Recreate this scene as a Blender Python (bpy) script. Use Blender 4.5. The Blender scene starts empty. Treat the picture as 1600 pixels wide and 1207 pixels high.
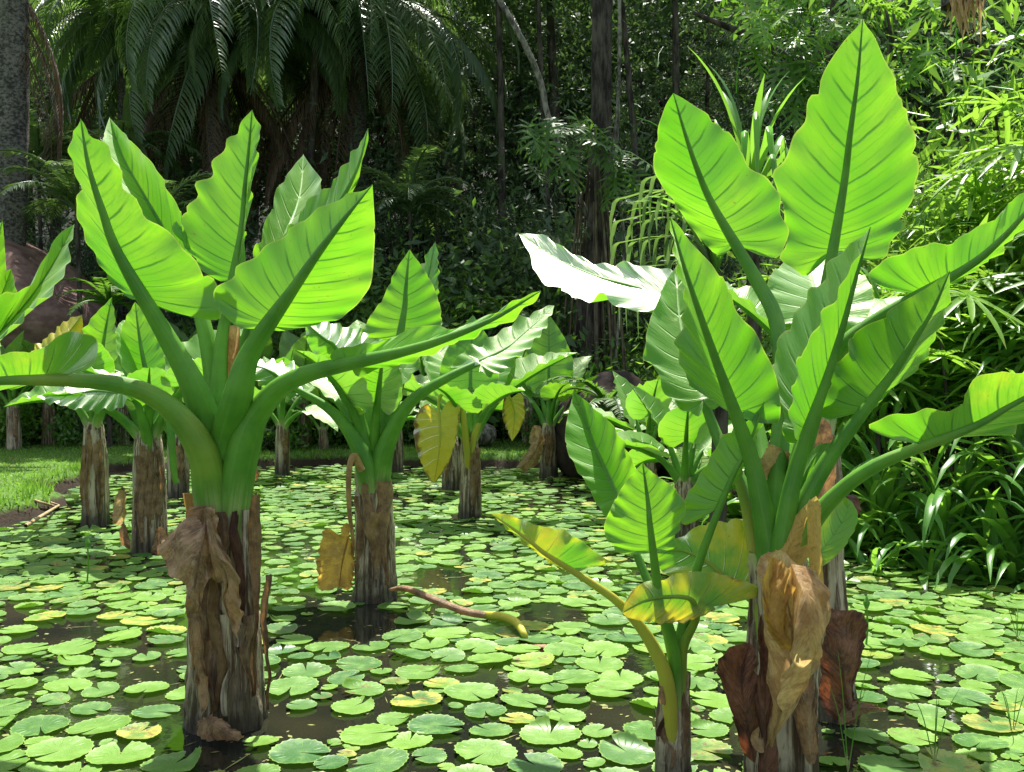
import bpy, math, random
import numpy as np
from mathutils import Vector, Matrix, noise
S = bpy.context.scene
COL = S.collection
rnd = random.Random(7)
R = math.radians

# ------------------------------------------------------------------ camera, sky, sun, exposure
CAMZ = 1.7
F = 1550.0
PITCH = math.atan(28.5 / F)
cam = bpy.data.objects.new('camera', bpy.data.cameras.new('camera'))
COL.objects.link(cam)
cam.location = (0, 0, CAMZ)
cam.rotation_euler = (math.pi / 2 - PITCH, 0, 0)
cam.data.sensor_width = 36
cam.data.lens = 36 * F / 1600
cam.data.clip_start = 0.05
cam.data.clip_end = 600
S.camera = cam
SUN_EL, SUN_AZ = R(66), R(2)            # azimuth measured from +Y towards +X
w = bpy.data.worlds.new('World'); S.world = w; w.use_nodes = True
nt = w.node_tree; nt.nodes.clear()
sk = nt.nodes.new('ShaderNodeTexSky'); sk.sky_type = 'NISHITA'; sk.sun_disc = False
sk.sun_elevation = SUN_EL; sk.sun_rotation = SUN_AZ; sk.air_density = 1.0; sk.dust_density = 2.0
bg = nt.nodes.new('ShaderNodeBackground'); bg.inputs[1].default_value = 0.15
wo = nt.nodes.new('ShaderNodeOutputWorld')
bw = nt.nodes.new('ShaderNodeRGBToBW'); mx = nt.nodes.new('ShaderNodeMix'); mx.data_type = 'RGBA'; mx.inputs[0].default_value = .5   # thin white cloud greys the blue
nt.links.new(sk.outputs[0], bw.inputs[0]); nt.links.new(sk.outputs[0], mx.inputs[6]); nt.links.new(bw.outputs[0], mx.inputs[7]); nt.links.new(mx.outputs[2], bg.inputs[0]); nt.links.new(bg.outputs[0], wo.inputs[0])
sd = Vector((math.sin(SUN_AZ) * math.cos(SUN_EL), math.cos(SUN_AZ) * math.cos(SUN_EL), math.sin(SUN_EL)))
sl = bpy.data.lights.new('sun', 'SUN'); sl.energy = 5.0; sl.angle = R(0.5); sl.color = (1.0, 0.96, 0.88)
so = bpy.data.objects.new('sun', sl); COL.objects.link(so)
so.rotation_euler = sd.to_track_quat('Z', 'Y').to_euler()
S.view_settings.view_transform = 'Standard'; S.view_settings.look = 'None'
S.view_settings.gamma = 1; S.view_settings.exposure = 1.22
S.render.engine = 'CYCLES'
S.cycles.max_bounces = 8; S.cycles.transmission_bounces = 6; S.cycles.diffuse_bounces = 4

# ------------------------------------------------------------------ helpers
FW = Vector((0, math.cos(PITCH), -math.sin(PITCH))); UP = Vector((0, math.sin(PITCH), math.cos(PITCH)))
CP = Vector((0, 0, CAMZ))
def W(px, py, d):
    return CP + (Vector((1, 0, 0)) * ((px - 800) / F) + UP * ((603.5 - py) / F) + FW) * d
def G(px, py, z=0.0):
    v = W(px, py, 1) - CP
    return CP + v * ((z - CAMZ) / v.z)

def tag(o, label=None, cat=None, group=None, kind=None):
    if label: o['label'] = label
    if cat: o['category'] = cat
    if group: o['group'] = group
    if kind: o['kind'] = kind
    return o
def thing(name, label, cat, loc, group=None):
    o = bpy.data.objects.new(name, None); COL.objects.link(o)
    o.empty_display_size = .1
    o.location = loc
    return tag(o, label, cat, group)
def wloc(o):
    l = Vector((0, 0, 0))
    while o is not None:
        l += o.location; o = o.parent
    return l
def mk_mesh(name, V, Fc, mat, uv=None, attr=None, smooth=True):
    me = bpy.data.meshes.new(name)
    V = np.asarray(V, dtype=np.float32).reshape(-1, 3)
    if isinstance(Fc, np.ndarray):
        k = Fc.shape[1]; n = Fc.shape[0]
        me.vertices.add(len(V)); me.vertices.foreach_set('co', V.ravel())
        me.loops.add(n * k); me.loops.foreach_set('vertex_index', Fc.astype(np.int32).ravel())
        me.polygons.add(n)
        me.polygons.foreach_set('loop_start', np.arange(0, n * k, k, dtype=np.int32))
        me.update(calc_edges=True)
    else:
        me.from_pydata([tuple(v) for v in V], [], [tuple(f) for f in Fc])
    me.validate()
    if uv is not None:
        ul = me.uv_layers.new(name='UVMap')
        idx = np.empty(len(me.loops), dtype=np.int32); me.loops.foreach_get('vertex_index', idx)
        ul.data.foreach_set('uv', np.asarray(uv, dtype=np.float32)[idx].ravel())
    if attr is not None:
        a = me.attributes.new('rnd', 'FLOAT', 'POINT'); a.data.foreach_set('value', np.asarray(attr, dtype=np.float32))
    if smooth:
        me.polygons.foreach_set('use_smooth', np.ones(len(me.polygons), dtype=bool))
    if mat: me.materials.append(mat)
    me.update()
    return me
def link(name, me, parent=None, world=True):
    o = bpy.data.objects.new(name, me); COL.objects.link(o)
    if parent is not None:
        o.parent = parent
        if world:                                  # vertices were given in world space
            l = wloc(parent)
            me.transform(Matrix.Translation(-l))
    return o
def children(o): return list(o.children)
def copy_tree(o, parent=None):
    c = o.copy(); COL.objects.link(c); c.parent = parent
    for ch in children(o): copy_tree(ch, c)
    return c

def catmull(P, n):
    P = [np.array(p, dtype=float) for p in P]
    P = [2 * P[0] - P[1]] + P + [2 * P[-1] - P[-2]]
    out = []; k = len(P) - 3
    for i in range(n):
        t = i / (n - 1) * k; j = min(int(t), k - 1); f = t - j
        a, b, c, d = P[j:j + 4]
        out.append(.5 * ((2 * b) + (-a + c) * f + (2 * a - 5 * b + 4 * c - d) * f * f + (-a + 3 * b - 3 * c + d) * f ** 3))
    return np.array(out)
def arclen(P, n, s=None):
    P = np.array(P, dtype=float)
    d = np.r_[0, np.cumsum(np.linalg.norm(np.diff(P[:, :3], axis=0), axis=1))]
    d /= max(d[-1], 1e-9)
    if s is None: s = np.linspace(0, 1, n)
    return np.stack([np.interp(s, d, P[:, k]) for k in range(P.shape[1])], axis=1)

def tube_arrays(P, rad, n=10, flat=1.0, ridges=0, ramp=0.0, seed=0, cap=True):
    P = np.array(P, dtype=float); m = len(P)
    T = np.gradient(P, axis=0); T /= np.linalg.norm(T, axis=1)[:, None] + 1e-12
    nrm = np.array([1.0, 0, 0]) if abs(T[0][0]) < .8 else np.array([0, 1.0, 0])
    V = []; uv = []
    rg = np.random.RandomState(seed); ph = rg.rand(4) * 6.28
    for i in range(m):
        nrm = nrm - T[i] * nrm.dot(T[i]); nrm /= np.linalg.norm(nrm) + 1e-12
        b = np.cross(T[i], nrm)
        for k in range(n):
            a = 2 * math.pi * k / n
            r = rad[i] * (1 + ramp * math.sin(ridges * a + ph[0]) + ramp * .7 * math.sin((ridges * .6 // 1 + 1) * a + ph[1] + i * .13))
            V.append(P[i] + r * (nrm * math.cos(a) + b * math.sin(a) * flat)); uv.append((k / n, i / (m - 1)))
    Fc = []
    for i in range(m - 1):
        for k in range(n):
            k2 = (k + 1) % n
            Fc.append((i * n + k, i * n + k2, (i + 1) * n + k2, (i + 1) * n + k))
    return np.array(V), np.array(Fc), np.array(uv)
def tube(name, pts, rad, mat, parent=None, n=10, steps=24, world=True, **kw):
    P = catmull(pts, steps)
    rr = np.interp(np.linspace(0, 1, steps), np.linspace(0, 1, len(rad)), rad)
    V, Fc, uv = tube_arrays(P, rr, n, **kw)
    return link(name, mk_mesh(name, V, Fc, mat, uv), parent, world)
def merge(parts):
    Vs, Fs, off = [], [], 0
    for V, Fc in parts:
        Vs.append(V); Fs.append(Fc + off); off += len(V)
    return np.concatenate(Vs), np.concatenate(Fs)

# ------------------------------------------------------------------ materials
def newmat(name):
    m = bpy.data.materials.new(name); m.use_nodes = True
    m.node_tree.nodes.clear(); return m, m.node_tree
class NB:
    def __init__(s, nt): s.nt = nt
    def n(s, t, **kw):
        x = s.nt.nodes.new(t)
        for k, v in kw.items(): setattr(x, k, v)
        return x
    def set(s, inp, v):
        if isinstance(v, bpy.types.NodeSocket): s.nt.links.new(v, inp)
        elif v is not None:
            if isinstance(v, tuple) and len(v) == 3 and len(inp.default_value) == 4: v = v + (1,)
            inp.default_value = v
    def math(s, op, a, b=None, c=None, clamp=False):
        x = s.n('ShaderNodeMath', operation=op, use_clamp=clamp)
        s.set(x.inputs[0], a)
        if b is not None: s.set(x.inputs[1], b)
        if c is not None: s.set(x.inputs[2], c)
        return x.outputs[0]
    def mix(s, f, a, b, blend='MIX'):
        x = s.n('ShaderNodeMix', data_type='RGBA', blend_type=blend)
        s.set(x.inputs[0], f); s.set(x.inputs[6], a); s.set(x.inputs[7], b)
        return x.outputs[2]
    def noise(s, vec, scale, detail=4, rough=.55):
        x = s.n('ShaderNodeTexNoise'); x.inputs['Scale'].default_value = scale
        x.inputs['Detail'].default_value = detail; x.inputs['Roughness'].default_value = rough
        if vec is not None: s.set(x.inputs[0], vec)
        return x.outputs[0]
    def ramp(s, f, lo, hi, smooth=True):
        x = s.n('ShaderNodeMapRange', interpolation_type='SMOOTHSTEP' if smooth else 'LINEAR')
        s.set(x.inputs[0], f); x.inputs[1].default_value = lo; x.inputs[2].default_value = hi
        return x.outputs[0]
    def scale(s, vec, sc):
        x = s.n('ShaderNodeMapping'); s.set(x.inputs[0], vec); x.inputs[3].default_value = sc
        return x.outputs[0]
    def attr(s, name, typ='OBJECT'):
        return s.n('ShaderNodeAttribute', attribute_name=name, attribute_type=typ).outputs[2]
    def bump(s, h, st, dist=.01):
        x = s.n('ShaderNodeBump'); s.set(x.inputs['Height'], h); x.inputs['Strength'].default_value = st
        x.inputs['Distance'].default_value = dist; return x.outputs[0]
    def out(s, sh):
        o = s.n('ShaderNodeOutputMaterial'); s.nt.links.new(sh, o.inputs[0])
    def princ(s, col, rough=.5, spec=.5, normal=None):
        p = s.n('ShaderNodeBsdfPrincipled'); s.set(p.inputs['Base Color'], col); s.set(p.inputs['Roughness'], rough)
        s.set(p.inputs['Specular IOR Level'], spec)
        if normal is not None: s.set(p.inputs['Normal'], normal)
        return p.outputs[0]
    def transl(s, sh, col, f, normal=None):
        t = s.n('ShaderNodeBsdfTranslucent'); s.set(t.inputs[0], col)
        if normal is not None: s.set(t.inputs['Normal'], normal)
        x = s.n('ShaderNodeMixShader'); s.set(x.inputs[0], f)
        s.nt.links.new(sh, x.inputs[1]); s.nt.links.new(t.outputs[0], x.inputs[2]); return x.outputs[0]

def blade_mat():
    m, t = newmat('arum_leaf'); b = NB(t)
    uv = b.n('ShaderNodeTexCoord').outputs['UV']
    geo = b.n('ShaderNodeNewGeometry'); pos = geo.outputs['Position']
    sep = b.n('ShaderNodeSeparateXYZ'); b.set(sep.inputs[0], uv)
    u, v = sep.outputs[0], sep.outputs[1]
    av = b.math('ABSOLUTE', b.math('SUBTRACT', b.math('MULTIPLY', v, 2), 1))      # 0 midrib .. 1 edge
    nz = b.noise(pos, 9, 5)
    uu = b.math('ADD', b.math('MULTIPLY', u, 9.0), b.math('MULTIPLY', nz, .12))
    fr = b.math('ABSOLUTE', b.math('SUBTRACT', b.math('FRACT', uu), .5))           # 0.. .5
    fr2 = b.math('ABSOLUTE', b.math('SUBTRACT', b.math('FRACT', b.math('MULTIPLY', uu, 3.0)), .5))
    vein = b.math('SUBTRACT', 1, b.ramp(fr, 0.0, .065))
    vein2 = b.math('MULTIPLY', b.math('SUBTRACT', 1, b.ramp(fr2, 0.0, .16)), b.math('SUBTRACT', 1, b.ramp(av, .35, .9)))
    vein = b.math('MULTIPLY', vein, b.math('SUBTRACT', 1, b.ramp(av, .45, .98)))
    uf = b.math('MULTIPLY', u, 80.0)
    fine = b.math('ABSOLUTE', b.math('SUBTRACT', b.math('FRACT', uf), .5))
    comb = b.n('ShaderNodeCombineXYZ'); b.set(comb.inputs[0], b.math('MULTIPLY', u, 110)); b.set(comb.inputs[1], b.math('MULTIPLY', av, 4))
    streak = b.noise(comb.outputs[0], 1.0, 3)
    rim = b.ramp(av, .965, 1.0)
    yel = b.attr('yellow'); brn = b.attr('brown')
    nz2 = b.noise(pos, 5, 5, .6)
    big = b.noise(pos, 2.2, 2)
    ym = b.ramp(b.math('ADD', b.math('ADD', b.math('MULTIPLY', yel, 1.25), b.math('MULTIPLY', b.math('SUBTRACT', nz2, .5), 1.6)), b.math('MULTIPLY', av, b.math('MULTIPLY', yel, .5))), .45, 1.15)
    bm = b.ramp(b.math('ADD', b.math('ADD', b.math('MULTIPLY', brn, 1.0), b.math('MULTIPLY', b.math('SUBTRACT', nz2, .5), 1.8)), b.math('MULTIPLY', b.math('POWER', av, 3), b.math('MULTIPLY', brn, 1.2))), .82, 1.15)
    base = b.mix(big, (.055, .19, .018), (.12, .30, .035))
    base = b.mix(b.math('MULTIPLY', vein, .35), base, (.13, .30, .06))
    base = b.mix(b.math('MULTIPLY', b.ramp(streak, .3, .75), .22), base, (.15, .36, .05))
    base = b.mix(ym, base, (.50, .42, .03)); base = b.mix(bm, base, (.16, .07, .02))
    base = b.mix(b.math('MULTIPLY', rim, .35), base, (.42, .40, .08))
    tr = b.mix(b.ramp(big, .3, .7), (.13, .42, .010), (.29, .60, .020))
    tr = b.mix(b.math('MULTIPLY', b.ramp(streak, .35, .70), .5), tr, (.12, .44, .01))
    tr = b.mix(b.math('MULTIPLY', vein2, .42), tr, (.05, .24, .008))
    tr = b.mix(b.math('MULTIPLY', vein, .88), tr, (.025, .13, .006))
    tr = b.mix(b.math('MULTIPLY', b.math('SUBTRACT', 1, b.ramp(av, .0, .10)), .6), tr, (.04, .22, .01))
    tr = b.mix(ym, tr, (.95, .72, .03)); tr = b.mix(bm, tr, (.30, .10, .01))
    tr = b.mix(b.math('MULTIPLY', rim, .4), tr, (.65, .70, .12))
    h = b.math('ADD', b.math('MULTIPLY', vein, -1.0), b.math('MULTIPLY', streak, .55))
    nrm = b.bump(h, .45, .010)
    rough = b.math('ADD', .38, b.math('MULTIPLY', nz, .25))
    spots = b.math('MULTIPLY', b.ramp(b.noise(pos, 55, 2, .5), .70, .74), b.ramp(b.noise(pos, 4, 2), .45, .6))
    base = b.mix(b.math('MULTIPLY', spots, .8), base, (.20, .13, .03)); tr = b.mix(b.math('MULTIPLY', spots, .8), tr, (.22, .16, .01))
    dust = b.ramp(b.noise(pos, 16, 6, .7), .50, .75)
    base = b.mix(b.math('MULTIPLY', dust, .18), base, (.30, .36, .16)); tr = b.mix(b.math('MULTIPLY', dust, .30), tr, (.08, .30, .008))
    df = b.n('ShaderNodeBsdfDiffuse'); b.set(df.inputs[0], base); b.set(df.inputs['Normal'], nrm)
    gl = b.n('ShaderNodeBsdfGlossy'); b.set(gl.inputs['Roughness'], b.math('ADD', rough, -.03)); b.set(gl.inputs['Normal'], nrm); gl.inputs['Color'].default_value = (.95, 1, .80, 1)
    fre = b.n('ShaderNodeFresnel'); fre.inputs['IOR'].default_value = 1.6; b.set(fre.inputs['Normal'], nrm)
    x = b.n('ShaderNodeMixShader'); b.set(x.inputs[0], b.math('MINIMUM', b.math('MULTIPLY', fre.outputs[0], .8), .35))
    t.links.new(b.transl(df.outputs[0], tr, .48), x.inputs[1]); t.links.new(gl.outputs[0], x.inputs[2])
    b.out(x.outputs[0]); return m
def dead_mat(name, c1, c2, c3, trc, tf=.25):
    m, t = newmat(name); b = NB(t)
    uv = b.n('ShaderNodeTexCoord').outputs['UV']
    geo = b.n('ShaderNodeNewGeometry'); pos = geo.outputs['Position']
    sep = b.n('ShaderNodeSeparateXYZ'); b.set(sep.inputs[0], uv)
    comb = b.n('ShaderNodeCombineXYZ'); b.set(comb.inputs[0], b.math('MULTIPLY', sep.outputs[0], 60)); b.set(comb.inputs[1], b.math('MULTIPLY', sep.outputs[1], 7))
    st = b.noise(comb.outputs[0], 1, 5, .65)
    nz = b.noise(pos, 11, 6, .65); spk = b.noise(pos, 60, 3, .6)
    c = b.mix(b.ramp(nz, .36, .62), c1, c2)
    c = b.mix(b.ramp(b.math('ADD', st, b.math('MULTIPLY', nz, .3)), .55, .85), c, c3)
    c = b.mix(b.math('MULTIPLY', b.ramp(spk, .55, .7), .5), c, (.05, .025, .012))
    nrm = b.bump(b.math('ADD', st, b.math('MULTIPLY', nz, .8)), .8, .015)
    sh = b.princ(c, .48, .4, nrm)
    b.out(b.transl(sh, b.mix(b.ramp(nz, .4, .6), c1, trc), tf)); return m
def petiole_mat():
    m, t = newmat('petiole_skin'); b = NB(t)
    uv = b.n('ShaderNodeTexCoord').outputs['UV']; geo = b.n('ShaderNodeNewGeometry'); pos = geo.outputs['Position']
    sep = b.n('ShaderNodeSeparateXYZ'); b.set(sep.inputs[0], uv)
    st = b.noise(b.scale(uv, (26, 1.2, 1)), 1.0, 4, .6)
    nz = b.noise(pos, 6, 5); yel = b.attr('yellow'); big = b.noise(pos, 2.5, 2)
    c = b.mix(b.ramp(nz, .3, .7), (.06, .20, .018), (.12, .31, .028))
    c = b.mix(b.math('MULTIPLY', b.ramp(st, .45, .75), .5), c, (.16, .34, .06))
    low = b.math('SUBTRACT', 1, b.ramp(b.math('ADD', sep.outputs[1], b.math('MULTIPLY', b.math('SUBTRACT', st, .5), .22)), .03, .17))
    c = b.mix(b.math('MULTIPLY', low, .9), c, (.50, .52, .24))
    spk = b.noise(pos, 70, 2)
    c = b.mix(b.math('MULTIPLY', b.ramp(spk, .66, .72), .4), c, (.12, .13, .03))
    c = b.mix(b.ramp(b.math('ADD', yel, b.math('MULTIPLY', b.math('SUBTRACT', big, .5), .9)), .2, .9), c, (.46, .42, .05))
    sh = b.princ(c, .48, .32, b.bump(b.math('ADD', st, b.math('MULTIPLY', nz, .4)), .35, .008))
    b.out(b.transl(sh, (.25, .55, .03), .16)); return m
def trunk_mat():
    m, t = newmat('old_sheath_trunk'); b = NB(t)
    tc = b.n('ShaderNodeTexCoord'); uv = tc.outputs['UV']; geo = b.n('ShaderNodeNewGeometry'); pos = geo.outputs['Position']
    sz = b.n('ShaderNodeSeparateXYZ'); b.set(sz.inputs[0], pos)
    su = b.n('ShaderNodeSeparateXYZ'); b.set(su.inputs[0], uv)
    st = b.noise(b.scale(pos, (28, 28, 1.3)), 1.0, 5, .65)
    st2 = b.noise(b.scale(pos, (75, 75, 3)), 1.0, 4, .6)
    nz = b.noise(pos, 7, 6, .6); blot = b.noise(b.scale(pos, (6, 6, 2.5)), 1, 3)
    c = b.mix(b.ramp(st, .40, .60), (.08, .042, .020), (.52, .43, .30))
    c = b.mix(b.math('MULTIPLY', b.ramp(blot, .5, .7), .8), c, (.20, .125, .07))
    c = b.mix(b.ramp(st2, .56, .72), c, (.05, .028, .014))
    c = b.mix(b.math('MULTIPLY', b.ramp(nz, .6, .75), .6), c, (.38, .36, .29))
    # fresh pale sheath at the top of the trunk
    fresh = b.math('MULTIPLY', b.attr('fresh'), b.ramp(b.math('ADD', su.outputs[1], b.math('MULTIPLY', b.math('SUBTRACT', st, .5), .5)), .80, .95))
    c = b.mix(fresh, c, (.42, .43, .18))
    wet = b.math('SUBTRACT', 1, b.ramp(b.math('ADD', sz.outputs[2], b.math('MULTIPLY', b.math('SUBTRACT', nz, .5), .5)), .02, .34))
    c = b.mix(b.math('MULTIPLY', wet, .80), c, (.012, .012, .012))
    rough = b.math('SUBTRACT', .75, b.math('MULTIPLY', wet, .4))
    sh = b.princ(c, rough, .35, b.bump(b.math('ADD', b.math('ADD', st, st2), b.math('MULTIPLY', nz, .6)), .9, .02))
    b.out(sh); return m
def leafy(name, c1, c2, tr, rough=.4, tf=.35, spec=.4, dry=None, nscale=1.2):
    m, t = newmat(name); b = NB(t)
    geo = b.n('ShaderNodeNewGeometry'); pos = geo.outputs['Position']
    r = b.attr('rnd', 'GEOMETRY'); oi = b.n('ShaderNodeObjectInfo').outputs['Random']
    big = b.noise(pos, nscale, 3)
    f = b.math('ADD', b.math('MULTIPLY', r, .45), b.math('ADD', b.math('MULTIPLY', b.math('SUBTRACT', big, .5), 1.1), b.math('MULTIPLY', oi, .4)), clamp=True)
    c = b.mix(f, c1, c2)
    if dry: c = b.mix(b.math('MULTIPLY', b.ramp(b.noise(pos, 3.3, 4), .62, .7), .7), c, dry)
    sh = b.princ(c, rough, spec)
    b.out(b.transl(sh, b.mix(f, tuple(x * .55 for x in tr), tr), tf)); return m
def bark(name, c1, c2, sc=(10, 10, 3), st=.9, extra=None):
    m, t = newmat(name); b = NB(t)
    geo = b.n('ShaderNodeNewGeometry'); pos = geo.outputs['Position']
    a = b.noise(b.scale(pos, sc), 1, 6, .65); k = b.noise(pos, 2.2, 4)
    c = b.mix(b.ramp(b.math('ADD', a, b.math('MULTIPLY', b.math('SUBTRACT', k, .5), .4)), .36, .64), c1, c2)
    if extra: c = b.mix(b.ramp(k, .52, .62), c, extra)
    b.out(b.princ(c, .85, .2, b.bump(a, st, .04))); return m
def pad_mat():
    m, t = newmat('lily_pad_skin'); b = NB(t)
    tc = b.n('ShaderNodeTexCoord'); uv = tc.outputs['UV']
    geo = b.n('ShaderNodeNewGeometry'); pos = geo.outputs['Position']
    r = b.attr('rnd', 'GEOMETRY'); oi = b.n('ShaderNodeObjectInfo').outputs['Random']
    sep = b.n('ShaderNodeSeparateXYZ'); b.set(sep.inputs[0], uv)   # u = angle, v = radius
    vein = b.math('ABSOLUTE', b.math('SUBTRACT', b.math('FRACT', b.math('MULTIPLY', sep.outputs[0], 16)), .5))
    vm = b.math('MULTIPLY', b.math('SUBTRACT', 1, b.ramp(vein, .0, .10)), b.math('SUBTRACT', 1, b.ramp(sep.outputs[1], .5, .95)))
    nz = b.noise(pos, 12, 5); big = b.noise(pos, .55, 3); sp = b.noise(pos, 45, 4, .7)
    f = b.math('ADD', b.math('MULTIPLY', b.math('FRACT', b.math('ADD', r, oi)), .95), b.math('SUBTRACT', big, .5), clamp=True)
    c = b.mix(f, (.022, .10, .014), (.12, .25, .018))
    c = b.mix(b.math('MULTIPLY', b.ramp(nz, .45, .75), .4), c, (.20, .36, .05))
    c = b.mix(b.math('MULTIPLY', vm, .5), c, (.24, .46, .10))
    old = b.math('FRACT', b.math('MULTIPLY', b.math('ADD', r, oi), 7.3))
    om = b.math('MULTIPLY', b.ramp(old, .84, .99), b.ramp(b.noise(pos, 8, 5, .65), .42, .6))
    c = b.mix(om, c, (.33, .30, .04))
    bm = b.math('MULTIPLY', b.ramp(old, .6, .9), b.ramp(b.noise(pos, 17, 5, .7), .56, .64))
    c = b.mix(bm, c, (.12, .07, .02))
    c = b.mix(b.math('MULTIPLY', b.ramp(sp, .62, .72), .5), c, (.10, .12, .03))
    c = b.mix(b.math('MULTIPLY', b.ramp(sep.outputs[1], .93, .99), .5), c, (.25, .38, .07))
    sh = b.princ(c, b.math('ADD', .30, b.math('MULTIPLY', nz, .3)), .5, b.bump(b.math('ADD', b.math('MULTIPLY', vm, -.8), nz), .5, .008))
    b.out(b.transl(sh, (.2, .5, .03), .15)); return m
def water_mat():
    m, t = newmat('pond_water'); b = NB(t)
    geo = b.n('ShaderNodeNewGeometry'); pos = geo.outputs['Position']
    n1 = b.noise(pos, 5, 3); n2 = b.noise(pos, 1.2, 2); scum = b.noise(pos, 22, 6, .7)
    c = b.mix(b.ramp(n2, .4, .7), (.010, .012, .008), (.022, .022, .012))
    c = b.mix(b.math('MULTIPLY', b.ramp(scum, .62, .72), .35), c, (.07, .08, .03))
    b.out(b.princ(c, .05, .5, b.bump(n1, .10, .02))); return m
def ground_mat():
    m, t = newmat('soil_and_turf'); b = NB(t)
    geo = b.n('ShaderNodeNewGeometry'); pos = geo.outputs['Position']
    n1 = b.noise(pos, 1.1, 5, .6); n2 = b.noise(pos, 14, 6, .7)
    c = b.mix(b.ramp(n2, .35, .65), (.045, .10, .015), (.10, .19, .03))
    c = b.mix(b.math('MULTIPLY', b.ramp(n1, .55, .7), .7), c, (.10, .075, .04))
    sz = b.n('ShaderNodeSeparateXYZ'); b.set(sz.inputs[0], pos)
    low = b.math('SUBTRACT', 1, b.ramp(b.math('ADD', sz.outputs[2], b.math('MULTIPLY', n2, .08)), .12, .20))
    c = b.mix(low, c, (.03, .02, .012))
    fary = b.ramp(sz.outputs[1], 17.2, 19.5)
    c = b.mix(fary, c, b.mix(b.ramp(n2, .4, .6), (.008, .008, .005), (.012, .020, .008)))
    b.out(b.princ(c, .9, .2, b.bump(n2, .8, .04))); return m

M = {}
M['leaf'] = blade_mat(); M['pet'] = petiole_mat(); M['trunk'] = trunk_mat()
M['dead'] = dead_mat('dry_brown_leaf', (.20, .10, .05), (.40, .235, .125), (.50, .36, .21), (.65, .30, .08), .3)
M['tan'] = dead_mat('dry_tan_leaf', (.46, .28, .12), (.66, .50, .27), (.30, .14, .05), (.85, .62, .24), .45)
M['gold'] = dead_mat('golden_dying_leaf', (.50, .30, .08), (.62, .42, .10), (.30, .14, .04), (.85, .52, .08), .5)
M['red'] = dead_mat('dark_red_leaf', (.075, .026, .018), (.17, .07, .04), (.27, .14, .08), (.40, .10, .03), .16)
M['straw'] = dead_mat('yellow_tan_stalk', (.72, .48, .12), (.80, .58, .16), (.60, .30, .06), (.95, .65, .1), .3)
M['cream'] = dead_mat('pale_fresh_sheath', (.50, .44, .26), (.62, .60, .36), (.30, .18, .09), (.7, .6, .2), .15)
M['pad'] = pad_mat(); M['water'] = water_mat(); M['ground'] = ground_mat()
M['forest'] = leafy('dark_forest_foliage', (.035, .068, .030), (.085, .145, .055), (.18, .34, .07), .5, .25, .3, None, .5)  # greens lifted and greyed: distant haze is put into the leaf colour
M['mid'] = leafy('mid_green_foliage', (.045, .11, .02), (.11, .21, .04), (.24, .52, .04), .42, .35, .4, None, .8)
M['bright'] = leafy('bright_green_foliage', (.07, .19, .022), (.18, .34, .045), (.38, .70, .06), .38, .45, .45, (.30, .26, .06))
M['strap'] = leafy('strap_leaf_skin', (.06, .18, .03), (.16, .35, .055), (.34, .70, .06), .33, .45, .5)
M['palm'] = leafy('palm_leaflets', (.06, .115, .055), (.14, .20, .08), (.26, .46, .08), .32, .34, .8, (.12, .09, .035), .9)  # leaflet colour lightened towards grey to stand in for haze
M['deadpalm'] = leafy('dead_palm_leaflets', (.05, .032, .02), (.14, .10, .06), (.2, .12, .05), .7, .2, .2)
M['grass'] = leafy('turf_blades', (.10, .22, .03), (.20, .34, .05), (.3, .6, .05), .5, .35, .3)
M['debris'] = leafy('leaf_litter', (.10, .06, .03), (.22, .26, .06), (.2, .2, .03), .5, .1)
M['bark'] = bark('dark_bark', (.018, .014, .011), (.09, .075, .06), (9, 9, 2))
M['palmbark'] = bark('grey_palm_bark', (.035, .032, .03), (.17, .155, .14), (16, 16, 22), 1.0)
M['pale'] = bark('pale_lichen_bark', (.05, .045, .035), (.26, .24, .20), (12, 12, 5))
M['root'] = bark('aerial_root', (.07, .05, .035), (.20, .155, .11), (30, 30, 3))
M['rock'] = bark('red_brown_granite', (.13, .075, .06), (.23, .145, .12), (3, 3, 5), .5)
M['rockdark'] = bark('dark_brown_rock', (.016, .012, .010), (.05, .034, .026), (4, 4, 4), .7)
M['cane'] = bark('dry_cane', (.24, .17, .09), (.42, .32, .18), (20, 20, 4), .4)

# ------------------------------------------------------------------ terrain and pond
POND = np.array([(-12, -6), (12, -6), (12, 7.2), (6, 7.7), (3.7, 8.6), (3.4, 11), (2.6, 14), (1.9, 16.6), (-3.0, 17.3), (-5.2, 16.9), (-6.4, 16.0), (-6.1, 13.2), (-5.35, 11.3), (-5.6, 9.6), (-7, 8.6), (-12, 7.5)])
def pond_sd(X, Y):
    """signed distance, negative inside the pond"""
    d = np.full(X.shape, 1e9); ins = np.zeros(X.shape, dtype=bool)
    n = len(POND)
    for i in range(n):
        ax, ay = POND[i]; bx, by = POND[(i + 1) % n]
        t = np.clip(((X - ax) * (bx - ax) + (Y - ay) * (by - ay)) / ((bx - ax) ** 2 + (by - ay) ** 2), 0, 1)
        d = np.minimum(d, np.hypot(X - ax - t * (bx - ax), Y - ay - t * (by - ay)))
        c = ((ay > Y) != (by > Y)) & (X < (bx - ax) * (Y - ay) / (by - ay + 1e-12) + ax)
        ins ^= c
    return np.where(ins, -d, d)
def terr(X, Y):
    X = np.asarray(X, dtype=float); Y = np.asarray(Y, dtype=float)
    wob = .18 * np.sin(X * 2.3 + 1.3 * np.sin(Y * 1.7)) + .12 * np.sin(Y * 3.1 + X)
    d = pond_sd(X, Y) + wob
    s = np.clip((d + .35) / .55, 0, 1); s = s * s * (3 - 2 * s)
    z = -.7 + s * .90
    z = z + np.clip(d, 0, 6) * .025 + .03 * np.sin(X * 1.1) * np.cos(Y * .9) * s
    far = np.clip((Y - 24) / 60, 0, 1)
    z = z + far ** 1.5 * 34 * s
    side = np.clip((np.abs(X) - 22) / 60, 0, 1)
    return z + side * 14 * s
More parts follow.
